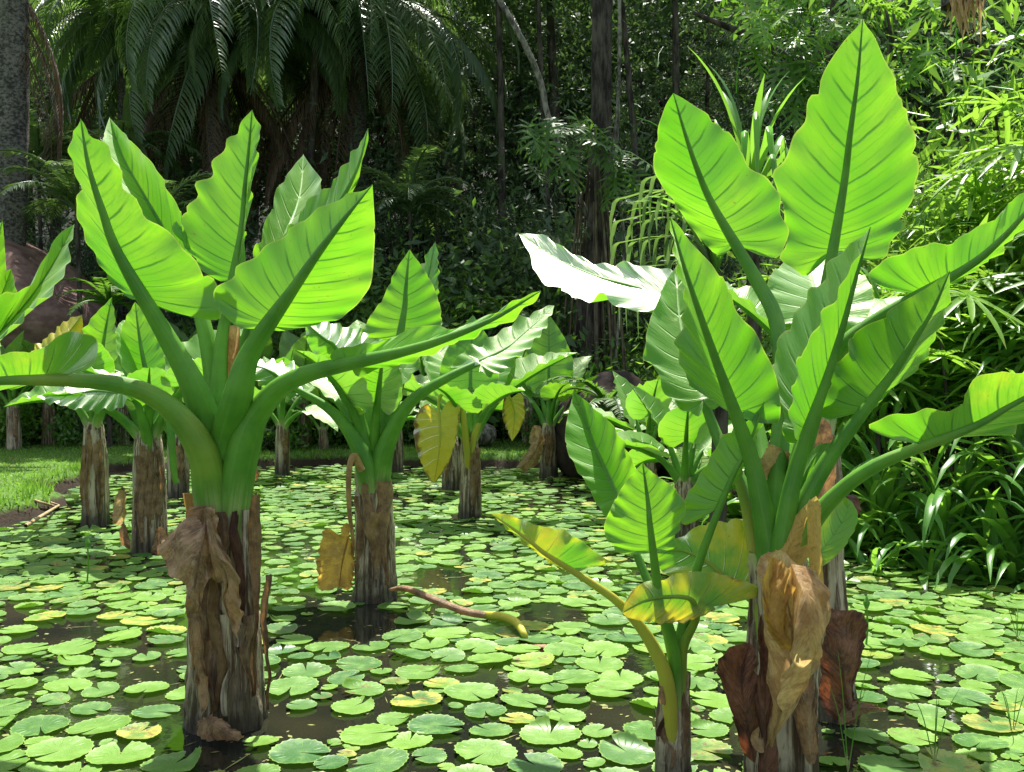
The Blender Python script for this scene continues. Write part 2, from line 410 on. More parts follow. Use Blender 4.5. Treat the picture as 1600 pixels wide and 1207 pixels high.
def tz(x, y): return float(terr(np.array([x]), np.array([y]))[0])
gx = np.unique(np.concatenate([np.linspace(-160, -16, 22), np.arange(-16, 16, .2), np.linspace(16, 160, 22)]))
gy = np.unique(np.concatenate([np.linspace(-60, -4, 10), np.arange(-4, 6, 1.0), np.arange(6, 20, .18), np.linspace(20, 30, 14), np.linspace(30, 220, 26)]))
XX, YY = np.meshgrid(gx, gy)
ZZ = terr(XX, YY)
nx, ny = len(gx), len(gy)
idx = np.arange(nx * ny).reshape(ny, nx)
Fq = np.stack([idx[:-1, :-1].ravel(), idx[:-1, 1:].ravel(), idx[1:, 1:].ravel(), idx[1:, :-1].ravel()], axis=1)
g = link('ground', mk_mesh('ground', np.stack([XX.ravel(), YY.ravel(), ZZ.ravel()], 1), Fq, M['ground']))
tag(g, 'dark soil, turf banks and wooded slope around the lily pond', kind='structure')
wt = link('water', mk_mesh('water', [(-14, -8, 0), (14, -8, 0), (14, 19, 0), (-14, 19, 0)], [(0, 1, 2, 3)], M['water'], smooth=False))
tag(wt, 'still dark pond water between the lily pads', kind='structure')

# ------------------------------------------------------------------ arum leaves
def leaf_grid(Mi, EL, ER, cols=9, bend=.10, ruf=.014, quilt=.006, seed=0, crumple=0.0, nv=9):
    """Mi, EL, ER: (n,3) midrib origin and both margins per vein row -> grid mesh arrays"""
    n = len(Mi); rg = np.random.RandomState(seed)
    fwd = Mi[-1] - Mi[0]; fwd = fwd / (np.linalg.norm(fwd) + 1e-9)
    vs = np.linspace(0, 1, cols + 1)[1:]
    def half(E):
        out = []
        L = np.linalg.norm(E - Mi, axis=1)[:, None]
        C = (Mi + E) / 2 - fwd[None] * L * bend
        for v in vs: out.append((1 - v) ** 2 * Mi + 2 * v * (1 - v) * C + v * v * E)
        return out
    colsL = half(EL)[::-1]; colsR = half(ER)
    Gd = np.stack(colsL + [Mi] + colsR, axis=1)                 # n x (2c+1) x 3
    av = np.abs(np.linspace(-1, 1, 2 * cols + 1))
    du = np.gradient(Gd, axis=0); dv = np.gradient(Gd, axis=1)
    N = np.cross(du, dv); ln = np.linalg.norm(N, axis=2)[:, :, None]
    gn = N.sum(axis=(0, 1)); gn /= np.linalg.norm(gn) + 1e-9
    N = np.where(ln > 1e-9, N / (ln + 1e-12), gn) * .4 + gn * .6
    t = np.linspace(0, 1, n)
    taper = np.clip(np.minimum(t * 9, (1 - t) * 6), 0, 1)[:, None]
    sgn = np.sign(np.linspace(-1, 1, 2 * cols + 1))[None]
    ph = rg.rand(6) * 6.28
    T = t[:, None]
    rip = np.sin(2 * np.pi * nv * T + np.where(sgn > 0, ph[0], ph[1]) + av[None] * 1.2) + .6 * np.sin(2 * np.pi * nv * .57 * T + np.where(sgn > 0, ph[2], ph[3]))
    disp = ruf * (av[None] ** 3.0) * rip * taper * (.55 + .75 * np.sin(T * 9 + ph[4]) ** 2)
    disp = disp + quilt * np.abs(np.sin(np.pi * (nv * T - .5 + .5))) * np.sin(np.pi * np.clip(av, 0, 1))[None] * taper
    Gd = Gd + N * disp[:, :, None]
    if crumple:
        for i in range(n):
            for j in range(2 * cols + 1):
                p = Vector(Gd[i, j])
                Gd[i, j] += np.array(noise.noise_vector(p * 7 + Vector((seed, 0, 0)))) * crumple + np.array(noise.noise_vector(p * 19)) * crumple * .4
    V = Gd.reshape(-1, 3)
    c2 = 2 * cols + 1
    ix = np.arange(n * c2).reshape(n, c2)
    Fq = np.stack([ix[:-1, :-1].ravel(), ix[:-1, 1:].ravel(), ix[1:, 1:].ravel(), ix[1:, :-1].ravel()], 1)
    uv = np.stack([np.repeat(t, c2), np.tile(np.linspace(0, 1, c2), n)], 1)
    return V, Fq, uv
def smooth_poly(P, k=3):
    return catmull(P, max(len(P) * 4, 8))
def traced(plant, mid, L, Rr, dL=.10, dR=.10, mat='leaf', pet=None, side=-1, ruf=.012, t0=.18, seed=None, yellow=0.0, brown=0.0,
           name='leaf', rib=.010, label=None, bend=.12, rows=60, cols=9, crumple=0.0, nv=9, pyel=None, pow_=1.9, quilt=.0035, sub='petiole'):
    """leaf whose midrib [(px,py,depth)] and margins [(px,py)] stand at their own real depths"""
    if seed is None: seed = rnd.randint(0, 99999)
    n = rows
    mid = [tuple(map(float, m)) for m in mid]
    mp = catmull(mid, 40)
    def edge(E):
        E = [mid[0][:2]] + [tuple(e[:2]) for e in E] + [mid[-1][:2]]
        E = np.array([(a, b_) for a, b_ in E], dtype=float)
        return arclen(smooth_poly(E), n)
    s = np.linspace(0, 1, n)
    ms = np.clip((s - t0) / (1 - t0), 0, 1) ** pow_
    mpx = arclen(mp, n, ms)
    el, er = edge(L), edge(Rr)
    bg_ = np.random.RandomState(seed + 5)
    for E in (el, er):                                 # torn and nibbled margins
        if mat != 'leaf': break
        for q in range(bg_.randint(2, 6)):
            k_ = bg_.randint(8, n - 6); f_ = bg_.uniform(.015, .055)
            E[k_] += (mpx[k_, :2] - E[k_]) * f_
            if bg_.rand() < .5: E[k_ + 1] += (mpx[k_ + 1, :2] - E[k_ + 1]) * f_ * .6
    wl = np.hypot(el[:, 0] - mpx[:, 0], el[:, 1] - mpx[:, 1]); wr = np.hypot(er[:, 0] - mpx[:, 0], er[:, 1] - mpx[:, 1])
    mw = max(wl.max(), wr.max(), 1)
    W3 = lambda x, y, d: np.array(W(x, y, d))
    Mi = np.array([W3(*p) for p in mpx])
    EL = np.array([W3(el[i, 0], el[i, 1], mpx[i, 2] + dL * wl[i] / mw) for i in range(n)])
    ER = np.array([W3(er[i, 0], er[i, 1], mpx[i, 2] + dR * wr[i] / mw) for i in range(n)])
    V, Fq, uv = leaf_grid(Mi, EL, ER, cols, bend, ruf, quilt, seed, crumple, nv)
    o = link(name, mk_mesh(name, V, Fq, M[mat], uv), plant)
    o['yellow'] = float(yellow); o['brown'] = float(brown)
    if label: o['label'] = label
    if rib or pet:
        pts, rad = [], []
        if pet:
            pl = wloc(plant); f0 = W(*pet[0][:3]); pts.append(np.array([pl.x, pl.y, f0.z - .48])); rad.append(pet[0][3] * .8)
            for x, y, d, r in pet: pts.append(np.array(W(x, y, d))); rad.append(r)
            r0 = pet[-1][3]
        else: r0 = rib
        off = np.array(FW) * .45 * side
        k = 5
        mm = arclen(mp, k)
        for i in range(0 if not pet else 1, k):
            r = r0 * (1 - i / (k - 1)) ** .9 * .64 + .0018
            pts.append(np.array(W(*mm[i])) + off * r); rad.append(r)
        P = catmull(pts, 44); rr = np.interp(np.linspace(0, 1, 44), np.linspace(0, 1, len(rad)), rad)
        V, Fc, uv = tube_arrays(P, rr, 12)
        p = link(sub, mk_mesh(sub, V, Fc, M['pet'] if mat == 'leaf' else M[mat], uv), o)
        p['yellow'] = float(yellow if pyel is None else pyel)
    return o

OUT = [(0, .0), (-.07, .05), (-.17, .13), (-.235, .22), (-.21, .31), (-.10, .39), (.06, .425), (.22, .415), (.42, .35), (.62, .25), (.80, .135), (.92, .055), (1, 0)]
OUTS = arclen(smooth_poly([(a, b_, 0) for a, b_ in OUT]), 200)
def gen_leaf(plant, p0, az, e0, plen, blen, width=1.0, e1=None, e2=None, fold=.35, roll=0.0, r0=.035, lod=1, yellow=0., brown=0., mat='leaf', seed=0, name='leaf', hang=False, label=None):
    """petiole leaves p0 towards azimuth az at elevation e0, curves to e1 where the blade starts and e2 at the tip"""
    if e1 is None: e1 = e0 - .5
    if e2 is None: e2 = e1 - .3
    rg = np.random.RandomState(seed)
    h = np.array([math.cos(az), math.sin(az), 0]); z = np.array([0, 0, 1.0])
    pts = [np.array(p0)]; n1 = 10
    for i in range(n1):
        f = (i + .5) / n1; e = e0 + (e1 - e0) * f ** 1.6
        pts.append(pts[-1] + (h * math.cos(e) + z * math.sin(e)) * plen / n1)
    pj = len(pts) - 1; n2 = 12; tang = []
    for i in range(n2):
        f = (i + .5) / n2; e = e1 + (e2 - e1) * f
        tang.append((h * math.cos(e) + z * math.sin(e)))
        pts.append(pts[-1] + tang[-1] * blen / n2)
    MP = np.array(pts[pj:]); TG = np.array(tang + [tang[-1]])
    lat0 = np.cross(h, z); c, s_ = math.cos(roll), math.sin(roll)
    n = (20, 34, 46)[lod]; cols = (4, 6, 8)[lod]; t0 = .20
    s = np.linspace(0, 1, n)
    o2 = np.stack([np.interp(s, np.linspace(0, 1, 200), OUTS[:, k]) for k in (0, 1)], 1)
    ms = np.clip((s - t0) / (1 - t0), 0, 1) ** 1.8
    def at(a):
        a = np.asarray(a); f = np.clip(a, 0, 1) * n2
        P = np.stack([np.interp(f, np.arange(n2 + 1), MP[:, k]) for k in range(3)], 1)
        P = P + np.minimum(a, 0)[:, None] * TG[0][None] * blen
        T = np.stack([np.interp(f, np.arange(n2 + 1), TG[:, k]) for k in range(3)], 1)
        return P, T
    Mi, _ = at(ms)
    def edge(sg):
        P, T = at(o2[:, 0]); Nn = np.cross(np.cross(T, z[None]) * -1, T) * -1
        Nn = np.cross(lat0[None], T); Nn /= np.linalg.norm(Nn, axis=1)[:, None]
        lat = lat0[None] * c + Nn * s_; nr = Nn * c - lat0[None] * s_
        wv = o2[:, 1][:, None] * blen * width
        fo = fold * (1 if sg > 0 else 1)
        return P + sg * lat * wv * math.cos(fo) + nr * wv * math.sin(fo)
    V, Fq, uv = leaf_grid(Mi, edge(-1), edge(1), cols, .10, .018 * blen / .8, .003, seed)
    o = link(name, mk_mesh(name, V, Fq, M[mat], uv), plant)
    o['yellow'] = float(yellow); o['brown'] = float(brown)
    if label: o['label'] = label
    rad = np.concatenate([np.linspace(r0, r0 * .45, pj + 1), np.linspace(r0 * .42, .003, n2)])
    P = np.array(pts); P[pj:] -= np.cross(lat0, TG) * rad[pj:, None] * .6
    V, Fc, uv = tube_arrays(P, rad, (6, 8, 10)[lod])
    q = link('petiole', mk_mesh('petiole', V, Fc, M['pet'] if mat == 'leaf' else M[mat], uv), o); q['yellow'] = float(yellow)
    return o

def trunk(plant, pts, rad, seed=0, n=40, fresh=1.0, mat='trunk'):
    P = catmull(pts, 34); rr = np.interp(np.linspace(0, 1, 34), np.linspace(0, 1, len(rad)), rad)
    V, Fc, uv = tube_arrays(P, rr, n, ridges=9, ramp=.045, seed=seed)
    rg = np.random.RandomState(seed)
    # overlapping sheath scars: stepped radius per angular sector
    C = np.repeat(P, n, axis=0); ang = np.tile(np.arange(n) / n * 6.283, len(P)); tt = np.repeat(np.linspace(0, 1, len(P)), n)
    k = 1 + .05 * np.sin(5 * ang + 9 * tt) * np.sin(3 * ang - 4 * tt) + .035 * ((ang * 3 / 6.283 + tt * 4 + rg.rand()) % 1 - .5)
    k = k + .02 * rg.randn(len(k))
    V = C + (V - C) * k[:, None]
    o = link('trunk', mk_mesh('trunk', V, Fc, M[mat], uv), plant); o['fresh'] = float(fresh); return o

def strip(plant, top, bot, width, mat='dead', seed=0, out=.03, name='dry_sheath', lift=.0, curlx=.5, label=None):
    """old leaf sheath hugging a trunk: a curved, crumpled sheet from top to bottom (world points), bulging outwards"""
    rg = np.random.RandomState(seed); n = 26; c = 6
    a, b_ = np.array(top, float), np.array(bot, float); ax = b_ - a
    cen = np.array(wloc(plant)); mid = (a + b_) / 2; rad = mid - cen; rad[2] = 0; rad /= np.linalg.norm(rad) + 1e-9
    lat = np.cross(rad, [0, 0, 1.0])
    V = []; uv = []
    ph = rg.rand(3) * 6.28
    for i in range(n):
        t = i / (n - 1)
        p = a + ax * t + rad * (out * math.sin(t * 3.0 + .2) + lift * (1 - t) ** 3) + lat * .015 * math.sin(t * 7 + ph[0])
        wv = width * (.75 + .35 * math.sin(t * 5 + ph[1])) * (1 - .55 * t ** 3)
        for j in range(c + 1):
            s = j / c * 2 - 1
            q = p + lat * s * wv * .5 - rad * (s * s) * wv * curlx + rad * .006 * math.sin(s * 9 + ph[2])
            q = q + np.array(noise.noise_vector(Vector(q) * 13)) * .012
            V.append(q); uv.append((s * .5 + .5, t))
    ix = np.arange(n * (c + 1)).reshape(n, c + 1)
    Fq = np.stack([ix[:-1, :-1].ravel(), ix[:-1, 1:].ravel(), ix[1:, 1:].ravel(), ix[1:, :-1].ravel()], 1)
    o = link(name, mk_mesh(name, np.array(V), Fq, M[mat], np.array(uv)), plant)
    if label: o['label'] = label
    return o

# ---- big left plant
A = thing('giant_water_arum', 'largest arum on the left, thick peeling trunk with a brown leaf folded over it', 'water plant', G(355, 1128), 'arums standing in the pond')
D0 = 4.75
trunk(A, [W(352, 1150, D0), W(352, 1060, D0), W(350, 950, D0), W(350, 860, D0), W(347, 770, D0), W(347, 745, D0)], [.19, .172, .152, .145, .136, .122], 3, 64)
cr = (347, 755)
traced(A, [(222, 467, 4.55), (194, 414, 4.48), (169, 354, 4.42), (150, 295, 4.38), (136, 248, 4.35), (126, 186, 4.33)],
       [(205, 468), (184, 451), (159, 420), (134, 373), (123, 345), (117, 326), (124, 312), (120, 285), (116, 262), (107, 229), (114, 208), (122, 198)],
       [(250, 479), (287, 492), (345, 499), (341, 457), (331, 431), (319, 432), (306, 407), (287, 389), (253, 354), (225, 339), (216, 311), (191, 295), (191, 267), (175, 248), (167, 225), (141, 214), (134, 198)],
       .16, .10, pet=[(340, 760, 4.74, .085), (332, 700, 4.72, .085), (305, 610, 4.63, .062), (262, 530, 4.58, .044)], yellow=.05, seed=11)
traced(A, [(290, 420, 5.0), (262, 370, 5.12), (225, 305, 5.28), (194, 250, 5.45), (171, 184, 5.65)],
       [(262, 415), (232, 385), (200, 340), (176, 290), (163, 240), (161, 215)],
       [(300, 400), (292, 370), (284, 345), (281, 326), (266, 304), (259, 289), (237, 254), (219, 236), (197, 211), (182, 196)],
       -.12, -.08, side=1, pet=[(345, 740, 4.85, .08), (335, 600, 4.9, .05), (310, 480, 4.97, .036)], seed=12)
traced(A, [(368, 432, 4.9), (373, 395, 4.9), (379, 350, 4.9), (384, 279, 4.9), (391, 215, 4.9), (394, 172, 4.9)],
       [(352, 440), (337, 437), (315, 420), (288, 385), (270, 357), (291, 326), (308, 307), (308, 286), (331, 273), (333, 251), (353, 232), (355, 214), (372, 207), (381, 186)],
       [(372, 428), (374, 401), (380, 370), (384, 345), (391, 304), (395, 264), (405, 239), (400, 226), (408, 201), (401, 189)],
       .10, -.10, pet=[(347, 760, 4.8, .09), (342, 660, 4.83, .05), (344, 560, 4.87, .037), (356, 480, 4.9, .03)], seed=13)
traced(A, [(418, 507, 4.45), (444, 474, 4.4), (475, 429, 4.36), (512, 376, 4.32), (550, 328, 4.3), (582, 289, 4.3)],
       [(400, 514), (372, 511), (350, 492), (331, 467), (337, 451), (364, 434), (370, 416), (400, 401), (419, 382), (449, 366), (455, 352), (487, 338), (498, 324), (532, 313), (543, 302), (567, 299)],
       [(428, 517), (459, 515), (522, 501), (547, 486), (566, 467), (580, 442), (584, 404), (586, 357), (584, 320)],
       .12, .12, pet=[(350, 765, 4.69, .10), (357, 690, 4.66, .09), (372, 620, 4.52, .07), (392, 550, 4.48, .046)], yellow=.05, seed=14)
traced(A, [(425, 420, 5.1), (445, 370, 5.3), (468, 310, 5.55), (474, 242, 5.85)],
       [(408, 420), (394, 395), (408, 376), (412, 351), (425, 326), (431, 298), (447, 276), (460, 258)],
       [(440, 415), (460, 390), (485, 345), (501, 298), (503, 282), (487, 261)],
       -.05, -.12, side=1, pet=[(352, 740, 4.9, .07), (372, 600, 5.0, .045), (402, 480, 5.05, .033)], seed=15)
traced(A, [(452, 415, 4.95), (490, 365, 4.95), (530, 318, 4.95), (558, 265, 4.95), (575, 201, 4.95)],
       [(432, 400), (435, 375), (462, 345), (487, 307), (519, 292), (522, 283), (531, 264), (547, 251), (548, 236), (562, 229), (569, 212)],
       [(470, 420), (500, 390), (530, 345), (550, 302), (558, 286), (563, 270), (566, 251), (575, 223)],
       .12, .06, pet=[(352, 745, 4.85, .07), (380, 600, 4.9, .042), (420, 470, 4.93, .03)], seed=16, nv=11)
traced(A, [(548, 571, 4.35), (602, 557, 4.25), (670, 539, 4.15), (730, 516, 4.08), (780, 494, 4.05), (845, 455, 4.02)],
       [(530, 572), (515, 556), (530, 545), (565, 538), (610, 530), (644, 512), (677, 509), (705, 514), (730, 507), (760, 493), (786, 485), (800, 470), (816, 467), (832, 458)],
       [(560, 590), (587, 578), (644, 566), (700, 541), (745, 522), (780, 507), (800, 502), (822, 480), (838, 470)],
       -.05, .05, pet=[(368, 775, 4.64, .080), (384, 690, 4.59, .075), (410, 635, 4.55, .055), (470, 588, 4.45, .042)], seed=17, ruf=.012, nv=10)
traced(A, [(85, 592, 4.35), (40, 594, 4.3), (-20, 600, 4.28), (-160, 640, 4.3)],
       [(110, 585), (140, 575), (154, 552), (146, 526), (122, 520), (92, 524), (64, 546), (20, 551), (-30, 560), (-100, 590)],
       [(60, 602), (20, 604), (-60, 625)],
       -.07, .05, pet=[(332, 778, 4.64, .090), (316, 705, 4.57, .072), (262, 635, 4.5, .05), (180, 600, 4.42, .038)], yellow=.3, seed=18, ruf=.012)
traced(A, [(72, 560, 4.72), (95, 535, 4.76), (128, 493, 4.82)], [(50, 552), (56, 540), (80, 522), (104, 500)], [(110, 548), (128, 532), (130, 512)],
       .1, .1, rib=.006, yellow=.55, seed=19, rows=30, name='leaf_lobe')
# cream spathe stalk and young rolled leaf
tube('flower_stalk', [W(362, 700, 4.85), W(363, 600, 4.88), W(366, 510, 4.9)], [.03, .028, .03], M['tan'], A, steps=12)
tube('rolled_leaf', [W(372, 440, 5.0), W(378, 410, 5.0), W(381, 378, 5.0)], [.03, .02, .002], M['pet'], A, steps=10)
# dry sheaths and the drooping dead leaves on the trunk
for i, (x0, y0, x1, y1, wd, dd, mt, lf) in enumerate([
        (300, 770, 302, 1085, .10, -.09, 'gold', .03), (312, 850, 318, 1100, .10, -.165, 'dead', .0), (398, 772, 408, 1085, .08, -.09, 'dead', .02), (388, 800, 392, 1095, .07, -.16, 'trunk', .01),
        (412, 900, 428, 1112, .045, -.09, 'dead', .03), (362, 775, 372, 900, .075, -.165, 'cream', .0), (352, 890, 378, 1010, .10, -.205, 'trunk', .01), (372, 800, 384, 1020, .05, -.18, 'red', .0),
        (334, 905, 340, 1110, .07, -.20, 'tan', .0), (356, 960, 358, 1120, .09, -.215, 'trunk', .0), (345, 800, 350, 960, .06, -.19, 'dead', .0), (384, 960, 396, 1090, .06, -.18, 'dead', .02), (322, 1000, 326, 1118, .05, -.195, 'dead', .02)]):
    strip(A, W(x0, y0, D0 + dd + .01), W(351 + (x1 - 351) * .86, y1, D0 + dd - .0), wd * .92, mt, 40 + i, .008, lift=lf)
traced(A, [(324, 792, 4.52), (318, 840, 4.40), (305, 905, 4.40), (302, 985, 4.50)], [(298, 800), (292, 835), (252, 845), (247, 872), (262, 898), (288, 915), (290, 960)],
       [(338, 800), (342, 830), (330, 852), (352, 885), (348, 912), (328, 900), (312, 935)], .06, .10, mat='dead', rib=.010, seed=21, crumple=.026, name='dead_leaf', rows=44, sub='midrib', ruf=.03, nv=6)
traced(A, [(322, 800, 4.44), (334, 850, 4.38), (345, 880, 4.40), (372, 1005, 4.50)], [(312, 805), (318, 850), (326, 880), (352, 930)], [(338, 798), (350, 840), (358, 880), (378, 950)], .05, .06, mat='dead', rib=0, seed=22, crumple=.03, name='dead_leaf', rows=40, ruf=.02)
traced(A, [(306, 880, 4.42), (308, 960, 4.46), (314, 1040, 4.50), (318, 1118, 4.50)], [(300, 890), (299, 980), (306, 1060)], [(318, 890), (316, 970), (324, 1060), (326, 1100)], .05, .05, mat='dead', rib=0, seed=23, crumple=.015, name='dry_strap', rows=44, ruf=.012)
traced(A, [(318, 1122, 4.5), (345, 1140, 4.42), (372, 1158, 4.38)], [(310, 1125), (318, 1150), (350, 1160)], [(330, 1118), (360, 1135), (378, 1150)], .02, -.02, mat='dead', rib=.005, crumple=.02, rows=24, name='dead_leaf', sub='midrib')
traced(A, [(385, 745, 4.85), (395, 735, 4.9), (408, 742, 4.9)], [(382, 755), (395, 758)], [(388, 730), (400, 728)], .03, .03, mat='dead', rib=0, crumple=.01, rows=16, name='dead_leaf')

# ---- plant cut by the left edge
Z = thing('giant_water_arum', 'arum at the left edge whose white-lit wavy leaf reaches into view', 'water plant', Vector((-3.2, 5.2, 0)), 'arums standing in the pond')
trunk(Z, [(-3.2, 5.2, -.1), (-3.2, 5.2, .5), (-3.18, 5.2, 1.0)], [.17, .15, .11], 5, 30)
traced(Z, [(-70, 590, 4.85), (-20, 540, 5.05), (40, 475, 5.3), (85, 410, 5.55), (116, 351, 5.75)],
       [(-80, 560), (-60, 510), (0, 462), (25, 455), (49, 446), (63, 413), (76, 395), (83, 377), (100, 360)],
       [(-50, 590), (0, 532), (45, 487), (74, 460), (96, 437), (107, 404), (113, 370)], .0, -.12, side=1, pet=[(-170, 740, 5.2, .06), (-150, 670, 5.0, .04), (-110, 620, 4.88, .035)], seed=30, nv=10, ruf=.018)
traced(Z, [(-60, 520, 5.4), (-20, 430, 5.4), (4, 345, 5.4)], [(-80, 490), (-50, 400), (-10, 360)], [(-40, 520), (0, 470), (9, 430), (7, 380)], .1, .1, rib=.01, pet=[(-170, 740, 5.3, .05), (-120, 600, 5.35, .03)], seed=31)
traced(Z, [(-60, 560, 5.3), (-15, 500, 5.3), (18, 420, 5.3)], [(-70, 520), (-30, 450), (8, 425)], [(-40, 565), (10, 500), (26, 460), (22, 440)], -.2, -.2, side=1, rib=.01, seed=32)
for k, (az, e0) in enumerate([(2.6, .9), (3.6, 1.0), (1.7, 1.2), (-1.9, .8)]):
    gen_leaf(Z, (-3.18, 5.2, .9), az, e0, .8, .75, 1, seed=200 + k)

# ---- big right plant
C = thing('giant_water_arum', 'tallest arum at right with a curled tan dead leaf hanging down its trunk', 'water plant', G(1222, 1262), 'arums standing in the pond')
D1 = 3.85
trunk(C, [W(1220, 1290, D1), W(1220, 1200, D1), W(1222, 1100, D1), W(1222, 1000, D1), W(1218, 900, D1), W(1214, 860, D1)], [.15, .142, .135, .125, .11, .10], 8, 56)
c_ = (1216, 880)
traced(C, [(1298, 395, 4.62), (1311, 330, 4.56), (1322, 262, 4.5), (1330, 188, 4.44), (1341, 112, 4.38), (1348, 30, 4.34)],
       [(1284, 400), (1272, 412), (1259, 433), (1240, 420), (1218, 404), (1229, 379), (1225, 337), (1216, 300), (1207, 270), (1226, 251), (1240, 212), (1258, 190), (1262, 157), (1277, 139), (1289, 109), (1311, 75), (1326, 56), (1340, 42)],
       [(1315, 392), (1349, 403), (1382, 404), (1390, 382), (1404, 362), (1416, 337), (1427, 300), (1436, 259), (1427, 210), (1416, 169), (1401, 139), (1390, 105), (1375, 79), (1366, 56), (1354, 42)],
       .10, .12, pet=[(1222, 890, 3.95, .06), (1240, 760, 4.12, .046), (1262, 620, 4.35, .038), (1282, 500, 4.55, .033)], seed=51, yellow=.03, nv=10, quilt=.005)
traced(C, [(1148, 380, 4.4), (1127, 347, 4.36), (1101, 296, 4.3), (1075, 225, 4.24), (1052, 146, 4.18)],
       [(1141, 390), (1127, 399), (1109, 390), (1075, 349), (1056, 319), (1034, 292), (1021, 259), (1024, 225), (1032, 187), (1041, 163)],
       [(1161, 388), (1187, 394), (1212, 404), (1228, 382), (1232, 360), (1221, 337), (1217, 302), (1195, 277), (1169, 259), (1150, 221), (1124, 195), (1090, 169), (1067, 154)],
       .10, .08, pet=[(1214, 890, 3.85, .062), (1210, 780, 3.88, .045), (1222, 640, 4.05, .037), (1215, 510, 4.2, .033), (1180, 435, 4.32, .030)], seed=52, yellow=.14, quilt=.005)
traced(C, [(1440, 458, 3.75), (1500, 425, 3.65), (1560, 378, 3.58), (1610, 325, 3.52), (1680, 280, 3.48)],
       [(1400, 455), (1358, 436), (1371, 414), (1405, 397), (1450, 382), (1487, 379), (1525, 356), (1562, 337), (1577, 315), (1605, 298), (1650, 275)],
       [(1460, 462), (1510, 432), (1570, 385), (1620, 335)], -.02, .05, pet=[(1225, 880, 3.9, .055), (1255, 700, 3.88, .04), (1305, 560, 3.85, .033), (1370, 500, 3.8, .028)], seed=53, nv=12)
traced(C, [(1099, 625, 4.25), (1080, 570, 4.4), (1062, 500, 4.6), (1056, 418, 4.85)],
       [(1092, 650), (1056, 632), (1034, 606), (1030, 584), (1008, 561), (1012, 512), (1026, 475), (1040, 440)],
       [(1115, 640), (1150, 610), (1150, 540), (1110, 460), (1075, 425)], -.18, -.1, side=1, pet=[(1208, 880, 4.0, .05), (1170, 780, 4.1, .034), (1124, 690, 4.22, .026)], seed=54, yellow=.12)
traced(C, [(1150, 650, 3.75), (1120, 569, 3.67), (1094, 494, 3.60), (1068, 415, 3.54), (1047, 340, 3.5)],
       [(1140, 628), (1112, 620), (1086, 606), (1062, 569), (1060, 524), (1071, 479), (1066, 440), (1056, 404), (1049, 370)],
       [(1170, 640), (1190, 655), (1216, 662), (1219, 625), (1210, 580), (1195, 550), (1178, 516), (1150, 486), (1138, 445), (1109, 410), (1080, 380), (1060, 352)],
       .20, .05, pet=[(1206, 890, 3.78, .055), (1186, 770, 3.76, .038), (1168, 700, 3.75, .03)], seed=55, ruf=.02, nv=10)
traced(C, [(1262, 672, 3.7), (1283, 615, 3.66), (1305, 550, 3.62), (1325, 480, 3.57), (1345, 405, 3.52), (1360, 355, 3.48)],
       [(1245, 690), (1229, 689), (1217, 625), (1206, 569), (1214, 539), (1240, 497), (1255, 467), (1285, 441), (1292, 412), (1320, 392), (1345, 370)],
       [(1250, 690), (1236, 665), (1241, 590), (1256, 545), (1282, 501), (1311, 452), (1335, 410), (1350, 380)],
       .30, -.06, pet=[(1220, 890, 3.74, .05), (1230, 800, 3.72, .036), (1248, 720, 3.71, .03)], seed=56, ruf=.012, nv=9)
traced(C, [(1349, 640, 3.7), (1375, 610, 3.66), (1409, 561, 3.6), (1442, 509, 3.54), (1470, 460, 3.48), (1484, 424, 3.45)],
       [(1337, 645), (1302, 655), (1277, 648), (1285, 621), (1300, 602), (1297, 587), (1307, 565), (1326, 550), (1326, 531), (1352, 509), (1382, 497), (1387, 486), (1412, 471), (1450, 449), (1474, 431)],
       [(1362, 640), (1378, 628), (1394, 602), (1403, 586), (1430, 580), (1446, 557), (1458, 542), (1462, 518), (1476, 505), (1478, 482), (1485, 462), (1484, 441)],
       .12, .12, pet=[(1226, 890, 3.76, .05), (1252, 800, 3.74, .036), (1300, 710, 3.72, .03)], seed=57, nv=9)
traced(C, [(1446, 695, 3.45), (1520, 667, 3.38), (1600, 622, 3.32), (1700, 570, 3.28)],
       [(1430, 690), (1412, 683), (1375, 678), (1358, 667), (1375, 655), (1412, 645), (1450, 642), (1500, 637), (1510, 610), (1532, 588), (1562, 580), (1587, 584), (1640, 570)],
       [(1470, 695), (1525, 672), (1574, 674), (1600, 664), (1660, 620)], -.06, .06, pet=[(1228, 900, 3.74, .055), (1260, 830, 3.7, .038), (1310, 770, 3.62, .028), (1380, 722, 3.52, .024)], seed=58, yellow=.28)
traced(C, [(1060, 470, 4.7), (1000, 452, 4.82), (930, 432, 4.97), (870, 405, 5.12), (811, 366, 5.28)],
       [(1075, 445), (1050, 425), (1010, 416), (960, 411), (925, 413), (905, 400), (875, 385), (850, 368), (828, 365)],
       [(1070, 490), (1030, 492), (970, 480), (938, 462), (920, 470), (890, 462), (850, 440), (835, 425), (828, 400)],
       (.23), -.24, side=1, pet=[(1208, 880, 4.0, .045), (1190, 700, 4.3, .032), (1150, 560, 4.55, .028), (1110, 490, 4.75, .022)], seed=59, yellow=.12, ruf=.010, rib=.006, quilt=.002)
traced(C, [(1160, 935, 3.95), (1120, 890, 4.02), (1070, 862, 4.08), (1022, 862, 4.1)], [(1185, 915), (1190, 870), (1184, 825), (1157, 813), (1131, 813), (1094, 821), (1056, 843), (1035, 850)],
       [(1130, 935), (1090, 925), (1050, 905), (1028, 885)], .1, .05, side=1, pet=[(1212, 930, 3.9, .03), (1190, 945, 3.92, .022)], seed=60, yellow=.45, brown=.25)
